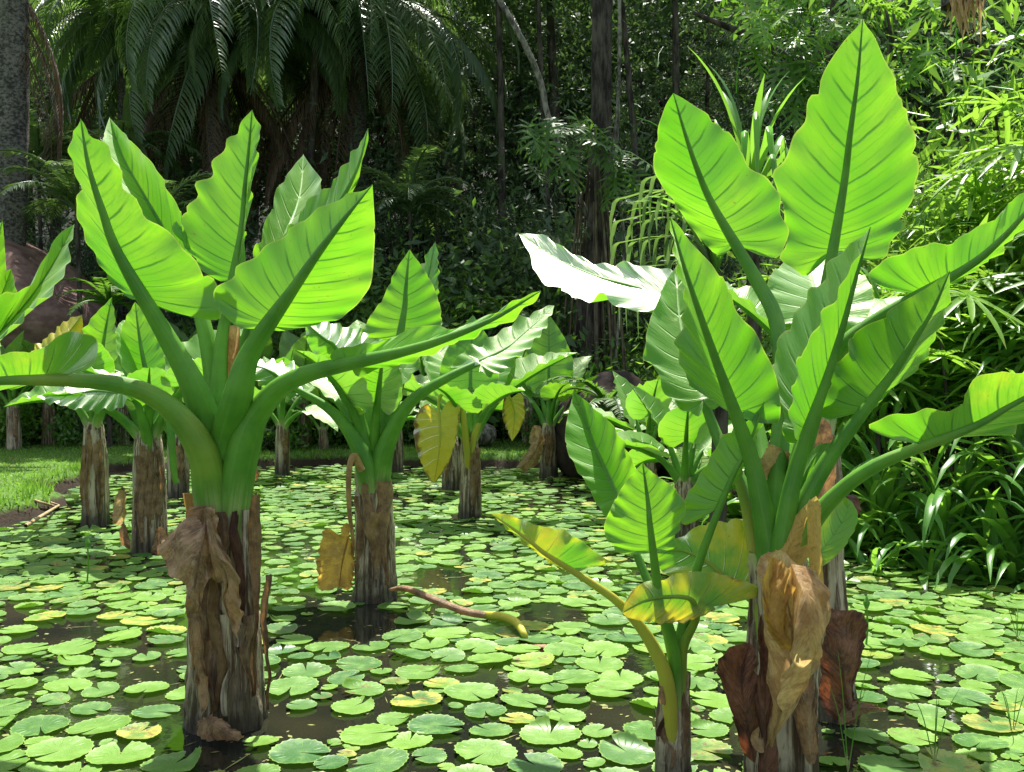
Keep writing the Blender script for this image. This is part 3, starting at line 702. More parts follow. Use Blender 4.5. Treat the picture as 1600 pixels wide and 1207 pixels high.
# yellow sheath, orange strap, folded tan leaf, dark red leaf
traced(C, [(1216, 900, 3.66), (1235, 850, 3.66), (1262, 800, 3.66), (1275, 775, 3.66)], [(1205, 880), (1225, 830), (1258, 790)], [(1240, 900), (1268, 860), (1285, 800)], .05, .02, mat='straw', rib=0, rows=26, seed=61, name='dying_sheath', ruf=.004)
traced(C, [(1271, 785, 3.56), (1272, 850, 3.55), (1278, 920, 3.56), (1280, 1000, 3.6)], [(1262, 784), (1262, 850), (1268, 920)], [(1282, 786), (1283, 850), (1288, 920), (1289, 960)], .02, .02, mat='straw', rib=0, rows=30, t0=0, seed=62, name='dying_petiole', ruf=.003)
traced(C, [(1205, 1165, 3.58), (1222, 1100, 3.48), (1238, 1040, 3.42), (1234, 960, 3.42), (1216, 895, 3.50), (1200, 862, 3.60)],
       [(1190, 1172), (1172, 1165), (1182, 1140), (1202, 1115), (1206, 1075), (1196, 1000), (1190, 940), (1188, 890), (1190, 868)],
       [(1215, 1140), (1228, 1112), (1262, 1070), (1283, 1010), (1289, 950), (1284, 905), (1268, 893), (1240, 880), (1222, 864)],
       .10, .08, mat='tan', rib=.006, seed=63, crumple=.015, name='curled_dead_leaf', rows=64, t0=.1, label='curled tan dead leaf with golden inner face', sub='midrib', ruf=.03, nv=5)
traced(C, [(1228, 1022, 3.36), (1214, 975, 3.34), (1208, 925, 3.38), (1207, 872, 3.50)], [(1214, 1022), (1203, 990), (1195, 930), (1193, 895), (1198, 870)], [(1234, 990), (1232, 950), (1238, 915), (1232, 890), (1215, 868)], .03, .02, mat='gold', rib=0, seed=64, crumple=.03, name='curled_leaf_lining', rows=40, ruf=.02, nv=7)
traced(C, [(1240, 885, 3.42), (1256, 925, 3.30), (1264, 970, 3.28), (1262, 1050, 3.36), (1222, 1112, 3.46)], [(1232, 895), (1236, 930), (1242, 985), (1230, 1045), (1212, 1090)], [(1240, 895), (1268, 888), (1286, 910), (1289, 955), (1282, 1015), (1250, 1085)], .02, .12, mat='tan', rib=0, seed=65, crumple=.009, name='rolled_margin', rows=50, ruf=.012, nv=6, t0=.08)
traced(C, [(1178, 1190, 3.66), (1165, 1120, 3.62), (1158, 1060, 3.62), (1172, 1005, 3.66)], [(1160, 1170), (1140, 1110), (1123, 1060), (1122, 1030), (1145, 1012)], [(1186, 1150), (1185, 1080), (1182, 1020)], -.05, .02, mat='red', rib=.006, seed=66, crumple=.014, name='dark_red_dead_leaf', rows=36, sub='midrib')
traced(C, [(1192, 1230, 3.6), (1196, 1130, 3.58), (1192, 1040, 3.6), (1190, 960, 3.62)], [(1184, 1200), (1182, 1100), (1184, 1000)], [(1215, 1210), (1210, 1120), (1205, 1020)], .02, .0, mat='red', rib=.004, seed=67, crumple=.014, name='dark_red_dead_leaf', rows=30, sub='midrib')
traced(C, [(1262, 1200, 3.64), (1262, 1120, 3.62), (1252, 1050, 3.66), (1262, 980, 3.7)], [(1250, 1160), (1240, 1090), (1245, 1020)], [(1272, 1190), (1273, 1140), (1268, 1060)], .02, .02, mat='dead', rib=0, seed=68, crumple=.02, name='dead_leaf', rows=30)
traced(C, [(1225, 745, 3.95), (1210, 725, 3.9), (1192, 715, 3.88)], [(1220, 765), (1195, 752), (1186, 735)], [(1240, 735), (1225, 700), (1200, 692)], -.06, -.02, mat='tan', rib=0, seed=69, crumple=.02, name='dead_leaf', rows=24)
traced(C, [(1235, 840, 3.8), (1250, 760, 3.76), (1275, 710, 3.76), (1298, 692, 3.78)], [(1232, 800), (1246, 740), (1275, 698)], [(1245, 820), (1262, 755), (1284, 712)], .03, .0, rib=0, seed=70, name='young_leaf', rows=24, ruf=.002)
traced(C, [(1268, 880, 3.85), (1300, 840, 3.9), (1325, 800, 3.95), (1322, 778, 3.95)], [(1262, 850), (1290, 800), (1310, 775)], [(1285, 885), (1320, 855), (1340, 815), (1335, 790)], .03, .03, rib=0, seed=71, name='sheath', rows=24, ruf=.003, yellow=.4)
for (x0, y0, x1, y1, r0) in [(1180, 700, 1200, 900, .02), (1168, 760, 1196, 1000, .024)]:
    q = tube('petiole', [W(x0 - 40, y0 - 80, 4.0), W(x0, y0 + 40, 3.95), W(x1, y1, 3.8)], [.012, r0, r0 * 1.3], M['pet'], C, steps=16); q['yellow'] = .5
    
# ---- second trunk behind the right plant
E = thing('giant_water_arum', 'dark-stemmed arum right behind the tallest one, crumpled dark red leaf at its foot', 'water plant', G(1300, 1118), 'arums standing in the pond')
D2 = 4.85
trunk(E, [W(1300, 1140, D2), W(1300, 1000, D2), W(1298, 880, D2), W(1292, 760, D2), (W(1290, 680, D2))], [.12, .085, .06, .075, .06], 18, 30, 0)
traced(E, [(1330, 1125, 4.62), (1318, 1060, 4.58), (1312, 1000, 4.58), (1300, 950, 4.6)], [(1290, 1110), (1282, 1050), (1284, 990), (1288, 955)], [(1345, 1110), (1332, 1075), (1345, 1020), (1356, 975), (1330, 955)], .03, .03, mat='red', rib=.008, seed=72, crumple=.03, rows=44, name='dark_red_dead_leaf', nv=16, ruf=.02, sub='midrib')
traced(E, [(1310, 1118, 4.6), (1350, 1106, 4.6), (1385, 1108, 4.6)], [(1320, 1105), (1350, 1098)], [(1310, 1130), (1350, 1118)], .02, .0, mat='dead', rib=.004, seed=73, crumple=.02, rows=20, name='dead_leaf', sub='midrib')
traced(E, [(1285, 810, 4.6), (1275, 750, 4.58), (1285, 700, 4.6), (1290, 655, 4.62)], [(1262, 800), (1258, 720), (1275, 660)], [(1300, 810), (1305, 740), (1300, 670)], .05, .05, mat='dead', rib=0, seed=74, crumple=.012, rows=30, name='dry_sheath')
traced(E, [(1318, 775, 4.7), (1330, 795, 4.68), (1328, 820, 4.68)], [(1322, 810)], [(1340, 775), (1345, 800)], .02, .02, mat='red', rib=0, seed=75, crumple=.02, rows=14, name='dead_leaf')
for k, (az, e0, pl, bl) in enumerate([(2.5, 1.3, .6, .6), (.6, 1.25, .5, .6), (1.4, 1.4, .7, .65)]):
    gen_leaf(E, W(1290, 690, D2), az, e0, pl, bl, 1, .8, .3, seed=300 + k)

# ---- small front plant
D = thing('giant_water_arum', 'small young arum left of the tallest one, with a brown-edged yellow leaf', 'water plant', G(1052, 1235), 'arums standing in the pond')
D3 = 3.95
trunk(D, [W(1053, 1260, D3), W(1052, 1180, D3), W(1053, 1100, D3), W(1056, 1050, D3)], [.075, .07, .064, .058], 21, 36, 0)
traced(D, [(1014, 862, 3.72), (1016, 826, 3.7), (1011, 776, 3.69), (1004, 723, 3.68)], [(1000, 861), (971, 866), (951, 846), (944, 821), (961, 781), (976, 756), (991, 738)],
       [(1024, 858), (1054, 859), (1057, 836), (1069, 806), (1072, 791), (1057, 766), (1037, 751), (1014, 734)], .06, .06, pet=[(1056, 1060, 3.88, .03), (1048, 1000, 3.84, .026), (1030, 930, 3.78, .02)], seed=81, yellow=.12)
traced(D, [(966, 778, 4.12), (951, 745, 4.18), (934, 710, 4.26), (914, 655, 4.38), (896, 612, 4.5)], [(958, 805), (948, 809), (934, 791), (916, 756), (891, 716), (883, 686), (886, 655), (892, 630)],
       [(976, 790), (985, 765), (994, 736), (978, 700), (963, 672), (948, 655), (931, 640), (910, 622)], -.08, -.12, side=1, pet=[(1056, 1060, 3.95, .026), (1035, 960, 4.0, .02), (1000, 880, 4.08, .017)], seed=82)
traced(D, [(1118, 796, 3.8), (1147, 741, 3.78), (1172, 690, 3.76), (1194, 628, 3.75)], [(1100, 806), (1075, 820), (1062, 811), (1069, 781), (1092, 746), (1112, 711), (1132, 680), (1165, 660), (1184, 642)],
       [(1128, 790), (1140, 766), (1162, 731), (1182, 685), (1192, 652)], .04, .12, pet=[(1060, 1060, 3.9, .03), (1068, 980, 3.88, .025), (1092, 880, 3.84, .018)], seed=83, yellow=.1)
traced(D, [(886, 889, 3.72), (861, 872, 3.68), (815, 836, 3.64), (767, 803, 3.62)], [(902, 893), (925, 885), (959, 882), (936, 867), (918, 853), (900, 838), (881, 829), (855, 824), (835, 819), (815, 812), (800, 806), (784, 803)],
       [(880, 890), (855, 876), (815, 845), (780, 815)], (.02), .0, pet=[(1045, 1085, 3.86, .03), (1020, 1010, 3.82, .025), (975, 950, 3.78, .018), (925, 912, 3.74, .015)], seed=84, yellow=.5, brown=.3, pyel=.75, bend=.02)
traced(D, [(1115, 948, 3.78), (1070, 935, 3.76), (1020, 935, 3.74), (972, 958, 3.72)], [(1150, 940), (1186, 932), (1185, 917), (1152, 905), (1112, 894), (1057, 897), (1032, 907), (1001, 912), (980, 935)],
       [(1115, 955), (1072, 971), (1030, 974), (1001, 970), (982, 966)], (.02), .0, pet=[(1062, 1070, 3.9, .026), (1068, 1010, 3.87, .02), (1088, 965, 3.82, .015)], seed=85, yellow=.5, brown=.42)
for i, (x0, y0, x1, y1, wd, mt) in enumerate([(1068, 1055, 1070, 1200, .05, 'dead'), (1038, 1065, 1034, 1150, .045, 'red'), (1044, 1110, 1046, 1207, .05, 'dead')]):
    strip(D, W(x0, y0, D3 - .06), W(x1, y1, D3 - .06), wd, mt, 90 + i, .006)
traced(D, [(1050, 1080, 3.85), (1040, 1060, 3.83), (1030, 1100, 3.83)], [(1036, 1065), (1030, 1080)], [(1052, 1070), (1045, 1100)], .02, .02, mat='dead', rib=0, crumple=.01, rows=14, name='dead_leaf')

# ---- middle plant
B = thing('giant_water_arum', 'mid-sized arum with a golden dead leaf hanging beside its trunk', 'water plant', G(585, 933), 'arums standing in the pond')
D4 = 7.3
trunk(B, [W(587, 950, D4), W(586, 900, D4), W(585, 820, D4), W(582, 750, D4), W(578, 715, D4)], [.165, .15, .135, .125, .10], 25, 40)
traced(B, [(629, 522, 7.4), (632, 480, 7.4), (636, 430, 7.4), (640, 390, 7.4)], [(615, 532), (590, 530), (566, 525), (572, 505), (590, 478), (604, 455), (614, 430), (630, 405)], [(645, 530), (675, 525), (690, 510), (688, 479), (676, 445), (658, 415), (648, 402)], .1, .1,
       pet=[(585, 740, 7.3, .085), (596, 660, 7.3, .06), (614, 580, 7.35, .04)], seed=101)
traced(B, [(752, 570, 7.1), (790, 545, 7.25), (830, 512, 7.42), (866, 478, 7.6)], [(740, 560), (715, 572), (700, 575), (730, 545), (765, 530), (800, 505), (835, 488), (855, 478)], [(750, 585), (785, 582), (810, 560), (838, 530), (858, 500)], (.25), -.25, side=1,
       pet=[(592, 745, 7.25, .09), (606, 690, 7.2, .065), (640, 630, 7.15, .045), (700, 590, 7.12, .032)], seed=102, ruf=.02)
traced(B, [(540, 560, 7.2), (520, 540, 7.15), (500, 525, 7.1), (476, 502, 7.1)], [(560, 545), (575, 520), (545, 512), (520, 505), (495, 498)], [(560, 575), (535, 572), (505, 565), (482, 540)], .25, .1, pet=[(575, 730, 7.25, .07), (560, 650, 7.25, .045), (548, 600, 7.22, .03)], seed=103, ruf=.03)
traced(B, [(655, 500, 7.8), (668, 440, 7.85), (680, 378, 7.9)], [(640, 500), (645, 455), (660, 410)], [(680, 490), (685, 430), (684, 395)], .15, -.1, side=1, pet=[(588, 740, 7.4, .06), (620, 620, 7.6, .035)], seed=104)
traced(B, [(465, 617, 7.2), (440, 595, 7.15), (410, 575, 7.1), (372, 572, 7.1)], [(478, 600), (465, 575), (430, 565), (395, 566)], [(455, 625), (425, 610), (390, 592)], .3, -.1, side=1, pet=[(575, 745, 7.22, .085), (556, 690, 7.2, .06), (515, 640, 7.2, .035)], seed=105, ruf=.03)
for k, (az, e0, pl, bl, e1, e2) in enumerate([(1.9, 1.35, .75, .6, 1.1, .6), (.9, 1.3, .8, .62, 1.0, .4), (2.6, 1.2, .7, .6, .6, 0), (-1.2, 1.35, .55, .5, 1.2, .9), (-2.4, 1.3, .6, .55, 1.0, .4)]):
    gen_leaf(B, W(582, 740, D4), az, e0, pl, bl, 1, e1, e2, seed=400 + k, lod=1, r0=.055)
for i, (x0, y0, x1, y1, wd, mt, dd) in enumerate([(572, 755, 590, 905, .14, 'dead', -.15), (600, 752, 604, 915, .12, 'dead', -.13), (560, 775, 562, 920, .09, 'dead', -.1), (585, 800, 583, 880, .10, 'tan', -.16)]):
    strip(B, W(x0, y0, D4 + dd), W(x1, y1, D4 + dd), wd, mt, 110 + i, .015, lift=.03)
q = tube('dying_petiole', [W(565, 735, 7.1), W(553, 712, 7.05), W(545, 740, 7.02), W(546, 800, 7.02), W(552, 850, 7.05), W(548, 890, 7.1)], [.028, .024, .02, .016, .013, .01], M['tan'], B)
traced(B, [(545, 838, 7.0), (535, 880, 6.95), (530, 918, 6.98)], [(548, 822), (538, 818), (528, 838), (512, 826), (503, 835), (497, 870), (496, 915), (510, 925)], [(551, 860), (553, 900), (548, 922)], -.08, .08, mat='gold', rib=.01, seed=106, crumple=.02, name='golden_dead_leaf', rows=36, nv=14, ruf=.03, t0=.05, bend=-.1, sub='midrib')

FS = thing('fallen_leaf_stalk', 'bent brown and yellow leaf stalk lying out across the lily pads', 'leaf stalk', G(640, 925), None)
tube('brown_stalk', [G(608, 922, .10), G(635, 920, .12), G(680, 938, .10), G(725, 955, .06), G(760, 962, .05)], [.012, .022, .026, .026, .024], M['dead'], FS)
q = tube('yellow_stalk', [G(752, 960, .05), G(780, 963, .06), G(805, 972, .07), G(818, 990, .04), G(822, 1004, -.02)], [.022, .028, .028, .022, .018], M['pet'], FS); q['yellow'] = .9
P_ = [G(825, 1000, .03), G(862, 1012, .03), G(880, 1005, .03), G(845, 992, .03)]
tube('sunken_blade', [G(820, 1000, .0), G(850, 1010, .012), G(880, 1006, .0)], [.01, .05, .01], M['dead'], FS, flat=.2)

# ---- the farther arums
def arum(label, base, H, r, leaves, seed, lod=1, group='arums standing in the pond', strips=3, fresh=1.):
    pl = thing('giant_water_arum', label, 'water plant', base, group)
    rg = random.Random(seed); bx, by, bz = base
    trunk(pl, [(bx, by, bz - .15), (bx + .01, by, bz + H * .5), (bx, by, bz + H), (bx, by, bz + H + .12)], [r * 1.12, r, r * .85, r * .6], seed, 24, fresh)
    for k, (az, e0, pl_, bl, e1, e2, yl, br) in enumerate(leaves):
        gen_leaf(pl, (bx, by, bz + H - .05), az, e0, pl_, bl, 1.0, e1, e2, fold=rg.uniform(.2, .55), roll=rg.uniform(-.4, .4), seed=seed * 31 + k, lod=lod, r0=r * .42, yellow=yl, brown=br)
    for k in range(strips):
        a = rg.uniform(-2.6, -.5); c, s = math.cos(a), math.sin(a)
        strip(pl, (bx + c * r * .95, by + s * r * .95, bz + H * rg.uniform(.85, 1.0)), (bx + c * r * 1.15, by + s * r * 1.15, bz + H * rg.uniform(.05, .35)), r * rg.uniform(.5, .9), rg.choice(['dead', 'dead', 'tan']), seed * 7 + k, .02, lift=rg.uniform(0, .06))
    return pl
def fan(n, seed, pl=.9, bl=.75, yel=0.06):
    rg = random.Random(seed); out = []
    for k in range(n):
        az = k * 2.4 + rg.uniform(-.3, .3); f = k / max(n - 1, 1)
        e0 = 1.48 - .45 * f + rg.uniform(-.08, .08); e1 = e0 - .12 - .9 * f * rg.uniform(.7, 1.2); e2 = e1 - .1 - .7 * f
        out.append((az, e0, pl * rg.uniform(.85, 1.1), bl * rg.uniform(.85, 1.1), e1, e2, rg.choice([0, 0, 0.05, .2]) + yel, rg.choice([0, 0, .1])))
    return out
Fp = arum('arum with a yellow and brown heart leaf hanging beside its reddish trunk in mid pond', G(734, 808), .82, .12, [
    (1.5, 1.5, .75, .85, 1.4, 1.1, 0, 0), (.35, 1.15, .85, .95, .6, .35, 0, 0), (2.2, 1.3, .8, .8, 1.0, .4, 0, 0), (3.0, 1.15, .7, .75, .55, 0, 0, 0), (.9, 1.3, .8, .8, 1.0, .6, 0, 0), (-2.0, 1.2, .6, .7, .7, 0, .1, 0), (-.9, 1.15, .7, .6, .5, 0, 0, 0)], 61, 1)
traced(Fp, [(686, 650, 10.9), (688, 680, 10.85), (685, 715, 10.85), (678, 755, 10.9)], [(672, 632), (655, 640), (646, 668), (650, 700), (660, 730), (671, 750)], [(700, 628), (716, 618), (719, 650), (712, 690), (700, 725), (684, 750)], .1, .1,
       pet=[(728, 690, 11.1, .04), (722, 640, 11.05, .025), (704, 612, 11.0, .02), (686, 625, 10.95, .018)], yellow=.85, brown=.5, seed=62, label='yellow and brown hanging leaf', rows=40)
traced(Fp, [(800, 622, 11.2), (804, 650, 11.2), (800, 690, 11.2)], [(788, 622), (785, 650), (793, 675)], [(815, 615), (821, 645), (812, 672)], .05, .05, pet=[(742, 680, 11.15, .035), (768, 625, 11.18, .02), (790, 612, 11.2, .014)], yellow=.8, brown=.5, seed=63, rows=30)
Gp = arum('arum before the far bank near the rock, brown withered leaf drooping by its slender trunk', G(857, 745), .72, .13, [
    (1.5, 1.5, .9, 1.0, 1.45, 1.3, 0, 0), (-.0, 1.1, .8, .7, .6, .2, 0, 0), (2.9, 1.2, .7, .8, .8, .3, 0, 0), (.7, 1.25, .9, .7, .9, .4, 0, 0), (2.1, 1.3, .8, .8, .9, .5, 0, 0), (-1.3, 1.2, .7, .6, .7, 0, 0, 0)], 71, 1)
traced(Gp, [(845, 670, 15.3), (838, 700, 15.2), (815, 735, 15.2)], [(832, 665), (826, 700), (808, 728)], [(852, 690), (845, 715), (825, 738)], .05, .05, mat='tan', rib=.02, seed=72, crumple=.05, rows=24, name='dead_leaf', sub='midrib')
far = [('arum half hidden behind the hanging yellow leaf with a short dark trunk', (705, 765), .62, .13, 5, 81),
       ('arum behind the middle plant with its dark stem against the far bank', (617, 738), .7, .13, 6, 82),
       ('short-stemmed arum behind the big left plant, beside the far bank', (441, 742), .7, .11, 6, 83),
       ('thin arum with withered stems directly left of the middle plant', (505, 720), .5, .09, 5, 84)]
for lb, (x, y), H, r, n, sd_ in far: arum(lb, G(x, y), H, r, fan(n, sd_, .8, .75), sd_, 0, strips=1)
Kp = arum('arum left of the largest trunk, grey-brown trunk with torn dry sheaths', G(233, 862), 1.0, .15, [
    (2.7, 1.2, .8, .75, .45, -.1, .1, .05), (.5, 1.3, .8, .8, .8, .3, 0, 0), (3.4, 1.0, .7, .7, .2, -.3, .2, .1), (-.4, 1.1, .8, .7, .5, .1, 0, 0), (2.2, 1.35, .8, .7, 1.0, .5, 0, 0), (-1.2, 1.3, .5, .6, .8, .3, .1, 0)], 91, 1, strips=5)
traced(Kp, [(232, 590, 9.3), (224, 560, 9.3), (217, 520, 9.3), (211, 472, 9.3)], [(215, 600), (195, 590), (184, 560), (184, 525), (196, 500), (205, 482)], [(248, 602), (258, 585), (256, 555), (242, 520), (226, 490)], .1, .1, pet=[(240, 700, 9.25, .06), (240, 640, 9.28, .035)], seed=92, rows=40)
traced(Kp, [(190, 610, 8.9), (150, 612, 8.8), (100, 618, 8.75), (56, 620, 8.7)], [(215, 600), (250, 602), (225, 590), (180, 590), (120, 600), (80, 612)], [(205, 625), (170, 642), (120, 640), (80, 630)], .45, -.2, side=1, pet=[(232, 700, 9.1, .06), (222, 655, 9.0, .04), (208, 625, 8.95, .025)], seed=93, rows=40, ruf=.03, yellow=.15)
q = tube('drooping_stalk', [W(262, 640, 9.1), W(268, 690, 9.0), W(272, 740, 9.0), W(276, 755, 9.0)], [.05, .035, .03, .028], M['pet'], Kp); q['yellow'] = .3
traced(Kp, [(196, 770, 9.0), (190, 800, 8.95), (176, 818, 8.95)], [(186, 770), (176, 800)], [(200, 780), (196, 815)], .03, .03, mat='tan', rib=.01, seed=94, crumple=.03, rows=24, name='dead_leaf', sub='midrib')
traced(Kp, [(193, 815, 8.95), (196, 845, 8.95), (205, 862, 9.0)], [(188, 820), (190, 850)], [(199, 825), (206, 850)], .03, .03, mat='dead', rib=.01, seed=95, crumple=.02, rows=20, name='dead_leaf', sub='midrib')
traced(Kp, [(255, 825, 9.0), (250, 845, 8.95), (258, 865, 8.95)], [(243, 830), (240, 862)], [(265, 840), (270, 860)], .05, .03, mat='dead', rib=.01, seed=96, crumple=.03, rows=20, name='dead_leaf', sub='midrib')
arum('slim arum nearest the grass bank on the left with yellow-brown leaf bases', G(148, 820), 1.0, .13, fan(7, 97, .75, .7, .05), 97, 1, strips=4)
arum('dark low arum between the big left trunk and its neighbour, just behind', G(277, 775), .75, .14, fan(6, 98, .8, .75), 98, 0, strips=2)

# arums on the banks
bank = [(20, 668, .9, 17.5), (75, 670, .95, 18.5), (235, 660, .8, 19), (330, 655, .8, 18.5), (520, 655, .8, 19.5), (560, 640, .8, 21), (95, 640, 1.1, 21), (330, 640, 1.0, 22), (430, 640, .9, 21),
        (700, 650, .9, 21), (780, 640, 1.0, 22.5), (905, 660, .7, 18), (1010, 700, .8, 11.5), (1070, 710, .7, 9.6), (160, 640, 1.1, 20), (400, 650, 1.1, 19), (475, 650, 1.0, 18.6), (605, 650, 1.15, 19.4), (665, 645, 1.0, 18.4), (825, 650, 1.0, 19.2), (290, 650, 1.1, 19.6), (190, 655, 1.0, 18.4), (50, 640, 1.1, 19.6)]
lab = ['leafy arum on the grass bank at the far left edge', 'leafy arum right of the leftmost bank arum, above the lawn edge', 'bank arum seen through the gap left of the big plant', 'bank arum behind the fork of the big left plant', 'bank arum behind the arching stem of the big left plant',
       'bank arum behind the middle plant, left of its top leaf', 'tall pale arum below the red-brown boulder', 'tall arum behind the centre of the big left plant', 'arum on the far bank right of the big left plant', 'arum on the far bank behind the white-lit middle leaf', 'arum under the dark trees, left of the root-covered trunk',
       'low arum on the far bank below the rooted trunk', 'arum at the right bank edge behind the small young plant', 'small arum between the young plant and the tallest arum', 'arum standing before the ferns right of the boulder',
       'bright bank arum just right of the big left crown', 'low bank arum between the big left plant and the middle plant', 'tall bank arum directly behind the middle plant', 'bank arum between the middle plant and the hanging yellow leaf', 'bank arum left of the drooping withered leaf near the rock',
       'tall bank arum behind the left stems of the largest plant', 'bank arum above the lawn, between the two left trunks', 'tall bank arum at the left edge below the boulder']
for k, (x, y, sc, d) in enumerate(bank):
    p = W(x, 600, d); z = tz(p.x, p.y)
    arum(lab[k], (p.x, p.y, max(z, 0)), .75 * sc, .12, fan(7, 500 + k, .85 * sc, .85 * sc), 500 + k, 0, 'arums growing on the banks', strips=2)

# ------------------------------------------------------------------ lily pads
def pad_mesh(seed, n=44, teeth=22):
    rg = np.random.RandomState(seed); V = [(0, 0, .002)]; uv = [(0, 0)]; rr = []
    a0 = rg.rand() * 6.28; gap = rg.uniform(.10, .28); el = rg.uniform(.9, 1.0)
    cup = rg.uniform(.0, .05); ph = rg.rand(4) * 6.28
    rings = (.5, .88, 1.0)
    for q in rings:
        for i in range(n):
            t = i / (n - 1); a = a0 + gap * q + t * (6.283 - 2 * gap * q)
            r = q * (1 + .035 * math.sin(2 * a + ph[0]) + .025 * math.sin(3 * a + ph[1]))
            z = cup * q ** 4 + .02 * q * q * math.sin(2 * a + ph[2]) + .012 * q ** 3 * math.sin(7 * a + ph[3])
            if q == 1.0: r *= 1 + (.035 if i % 2 else -.02); z += .012 * (i % 2)
            V.append((r * math.cos(a), r * math.sin(a) * el, z)); uv.append((t, q))
    Fc = []
    for i in range(n - 1):
        Fc.append((0, 1 + i, 2 + i))
        for k in range(2):
            b0 = 1 + k * n + i; Fc.append((b0, b0 + n, b0 + n + 1)); Fc.append((b0, b0 + n + 1, b0 + 1))
    return np.array(V), np.array(Fc), np.array(uv)
PADS = [pad_mesh(s) for s in range(14)]
for i in range(14):                       # a few curled or folded pads
    if i in (4, 9, 12):
        V = PADS[i][0].copy(); k = V[:, 0] > .35
        V[k, 2] += (V[k, 0] - .35) ** 2 * (.7 if i != 9 else .4); V[k, 0] -= (V[k, 0] - .35) * .35
        PADS[i] = (V, PADS[i][1], PADS[i][2])
PM = [mk_mesh('lily_pad', V, Fc, M['pad'], uv, np.full(len(V), random.Random(i).random())) for i, (V, Fc, uv) in enumerate(PADS)]
trunks = [(Vector(G(x, y)).xy, r) for x, y, r in [(355, 1128, .30), (1222, 1262, .2), (1300, 1118, .22), (1052, 1235, .12), (585, 933, .22), (734, 808, .2), (857, 745, .2), (705, 765, .2), (617, 738, .2), (441, 742, .2), (233, 862, .22), (148, 820, .2), (277, 775, .2), (505, 720, .15)]] + [(Vector((-3.2, 5.2)), .3)]
prng = np.random.RandomState(5)
placed = []; cell = {}
def nzf(x, y): return noise.noise(Vector((x * .75, y * .55, 3.3))) + .4 * noise.noise(Vector((x * 2.1, y * 1.6, 9.3)))
holes = []
for hx, hy, ha, hb in [(505, 1135, .26, .20), (110, 985, .30, .34), (940, 1120, .16, .22), (235, 1050, .22, .22), (1290, 1170, .22, .16), (560, 975, .35, .5), (700, 1165, .16, .12), (1000, 1035, .18, .3), (1190, 1020, .2, .3), (400, 1190, .2, .12), (40, 1120, .18, .16), (860, 960, .3, .35), (1450, 1040, .22, .2), (690, 905, .3, .5), (330, 965, .25, .3), (760, 1060, .15, .25)]:
    hp = G(hx, hy); holes.append((hp.x, hp.y, ha, hb))
cand_n = 150000
ys = 2.2 + (17.0 - 2.2) * prng.rand(cand_n) ** 1.0
xs = (prng.rand(cand_n) * 2 - 1) * (ys * .56 + .7)
sdv = pond_sd(xs, ys)
rs = -np.sort(-np.clip((.084 + .026 * prng.randn(cand_n)), .04, .138))
for x, y, s, r in zip(xs, ys, sdv, rs):
    if s > -.12: continue
    r = float(r)
    if y > 7: r *= .95
    nzv = nzf(x, y)
    if nzv > .22: 
        if prng.rand() < .85: continue
    if nzv > .2: r *= .85
    if any((x - h_[0]) ** 2 / (h_[2] ** 2) + (y - h_[1]) ** 2 / (h_[3] ** 2) < 1 for h_ in holes): continue
    bad = False
    for (c, tr) in trunks:
        if (c.x - x) ** 2 + (c.y - y) ** 2 < (tr + r * .9) ** 2: bad = True; break
    if bad: continue
    cx, cy = int(x / .4), int(y / .4)
    dens = .83 if nzv < .0 else 1.0
    for i in range(cx - 1, cx + 2):
        for j in range(cy - 1, cy + 2):
            for (a, b_, q) in cell.get((i, j), ()):
                if (a - x) ** 2 + (b_ - y) ** 2 < ((r + q) * dens) ** 2: bad = True; break
            if bad: break
        if bad: break
    if bad: continue
    cell.setdefault((cx, cy), []).append((x, y, r)); placed.append((x, y, r))
def inview(x, y):
    v = Vector((x, y, 0)) - CP; d = v.dot(FW); return d > 0 and abs(v.x / d * F) < 830 and (603.5 - v.dot(UP) / d * F) < 1240
vis = sorted([p for p in placed if inview(p[0], p[1])], key=lambda p: p[1])
near = vis[:300]; nearset = set(near); rest = [p for p in placed if p not in nearset]
def px_of(x, y):
    v = Vector((x, y, 0)) - CP; d = v.dot(FW); return 800 + v.x / d * F, 603.5 - v.dot(UP) / d * F
def zone(x, y):
    a, b_ = px_of(x, y)
    if a < 290:
        s = 'left of the largest trunk'
    elif a < 470: s = 'around the foot of the largest trunk'
    elif a < 640: s = 'below the golden dead leaf'
    elif a < 860: s = 'below the fallen yellow stalk'
    elif a < 1100: s = 'around the small young arum'
    elif a < 1340: s = 'around the tallest arum'
    else: s = 'before the strap-leaved bank'
    return s, ('lowest in view' if b_ > 1110 else 'second band up' if b_ > 1000 else 'third band up')
for k, (x, y, r) in enumerate(near):
    o = bpy.data.objects.new('lily_pad', PM[k % 14 if prng.rand() > .2 or k % 14 not in (4, 9, 12) else 0]); COL.objects.link(o)
    o.location = (x, y, .006 + .016 * prng.rand()); o.scale = (r, r, r)
    o.rotation_euler = (R(prng.randn() * 2.4), R(prng.randn() * 2.4), prng.rand() * 6.28)
    s, bnd = zone(x, y)
    sz = 'small' if r < .08 else 'large' if r > .11 else 'medium'
    tag(o, '%s toothed lily pad %s, %s' % (sz, s, bnd), 'lily pad', '%s lily pads %s, %s' % (sz, s, bnd))
Vs, Fs, uvs, ats, off = [], [], [], [], 0
for (x, y, r) in rest:
    V, Fc, uv = PADS[prng.randint(14)]
    a = prng.rand() * 6.28; c, s = math.cos(a), math.sin(a)
    if y > 9:                                 # lighter copies far away: every second margin point
        pass
    Q = V * r; tx, ty = prng.randn(2) * .03
    X = Q[:, 0] * c - Q[:, 1] * s; Y = Q[:, 0] * s + Q[:, 1] * c
    Vs.append(np.stack([X + x, Y + y, Q[:, 2] + .006 + .016 * prng.rand() + X * tx + Y * ty], 1)); Fs.append(Fc + off); off += len(V); uvs.append(uv); ats.append(np.full(len(V), prng.rand()))
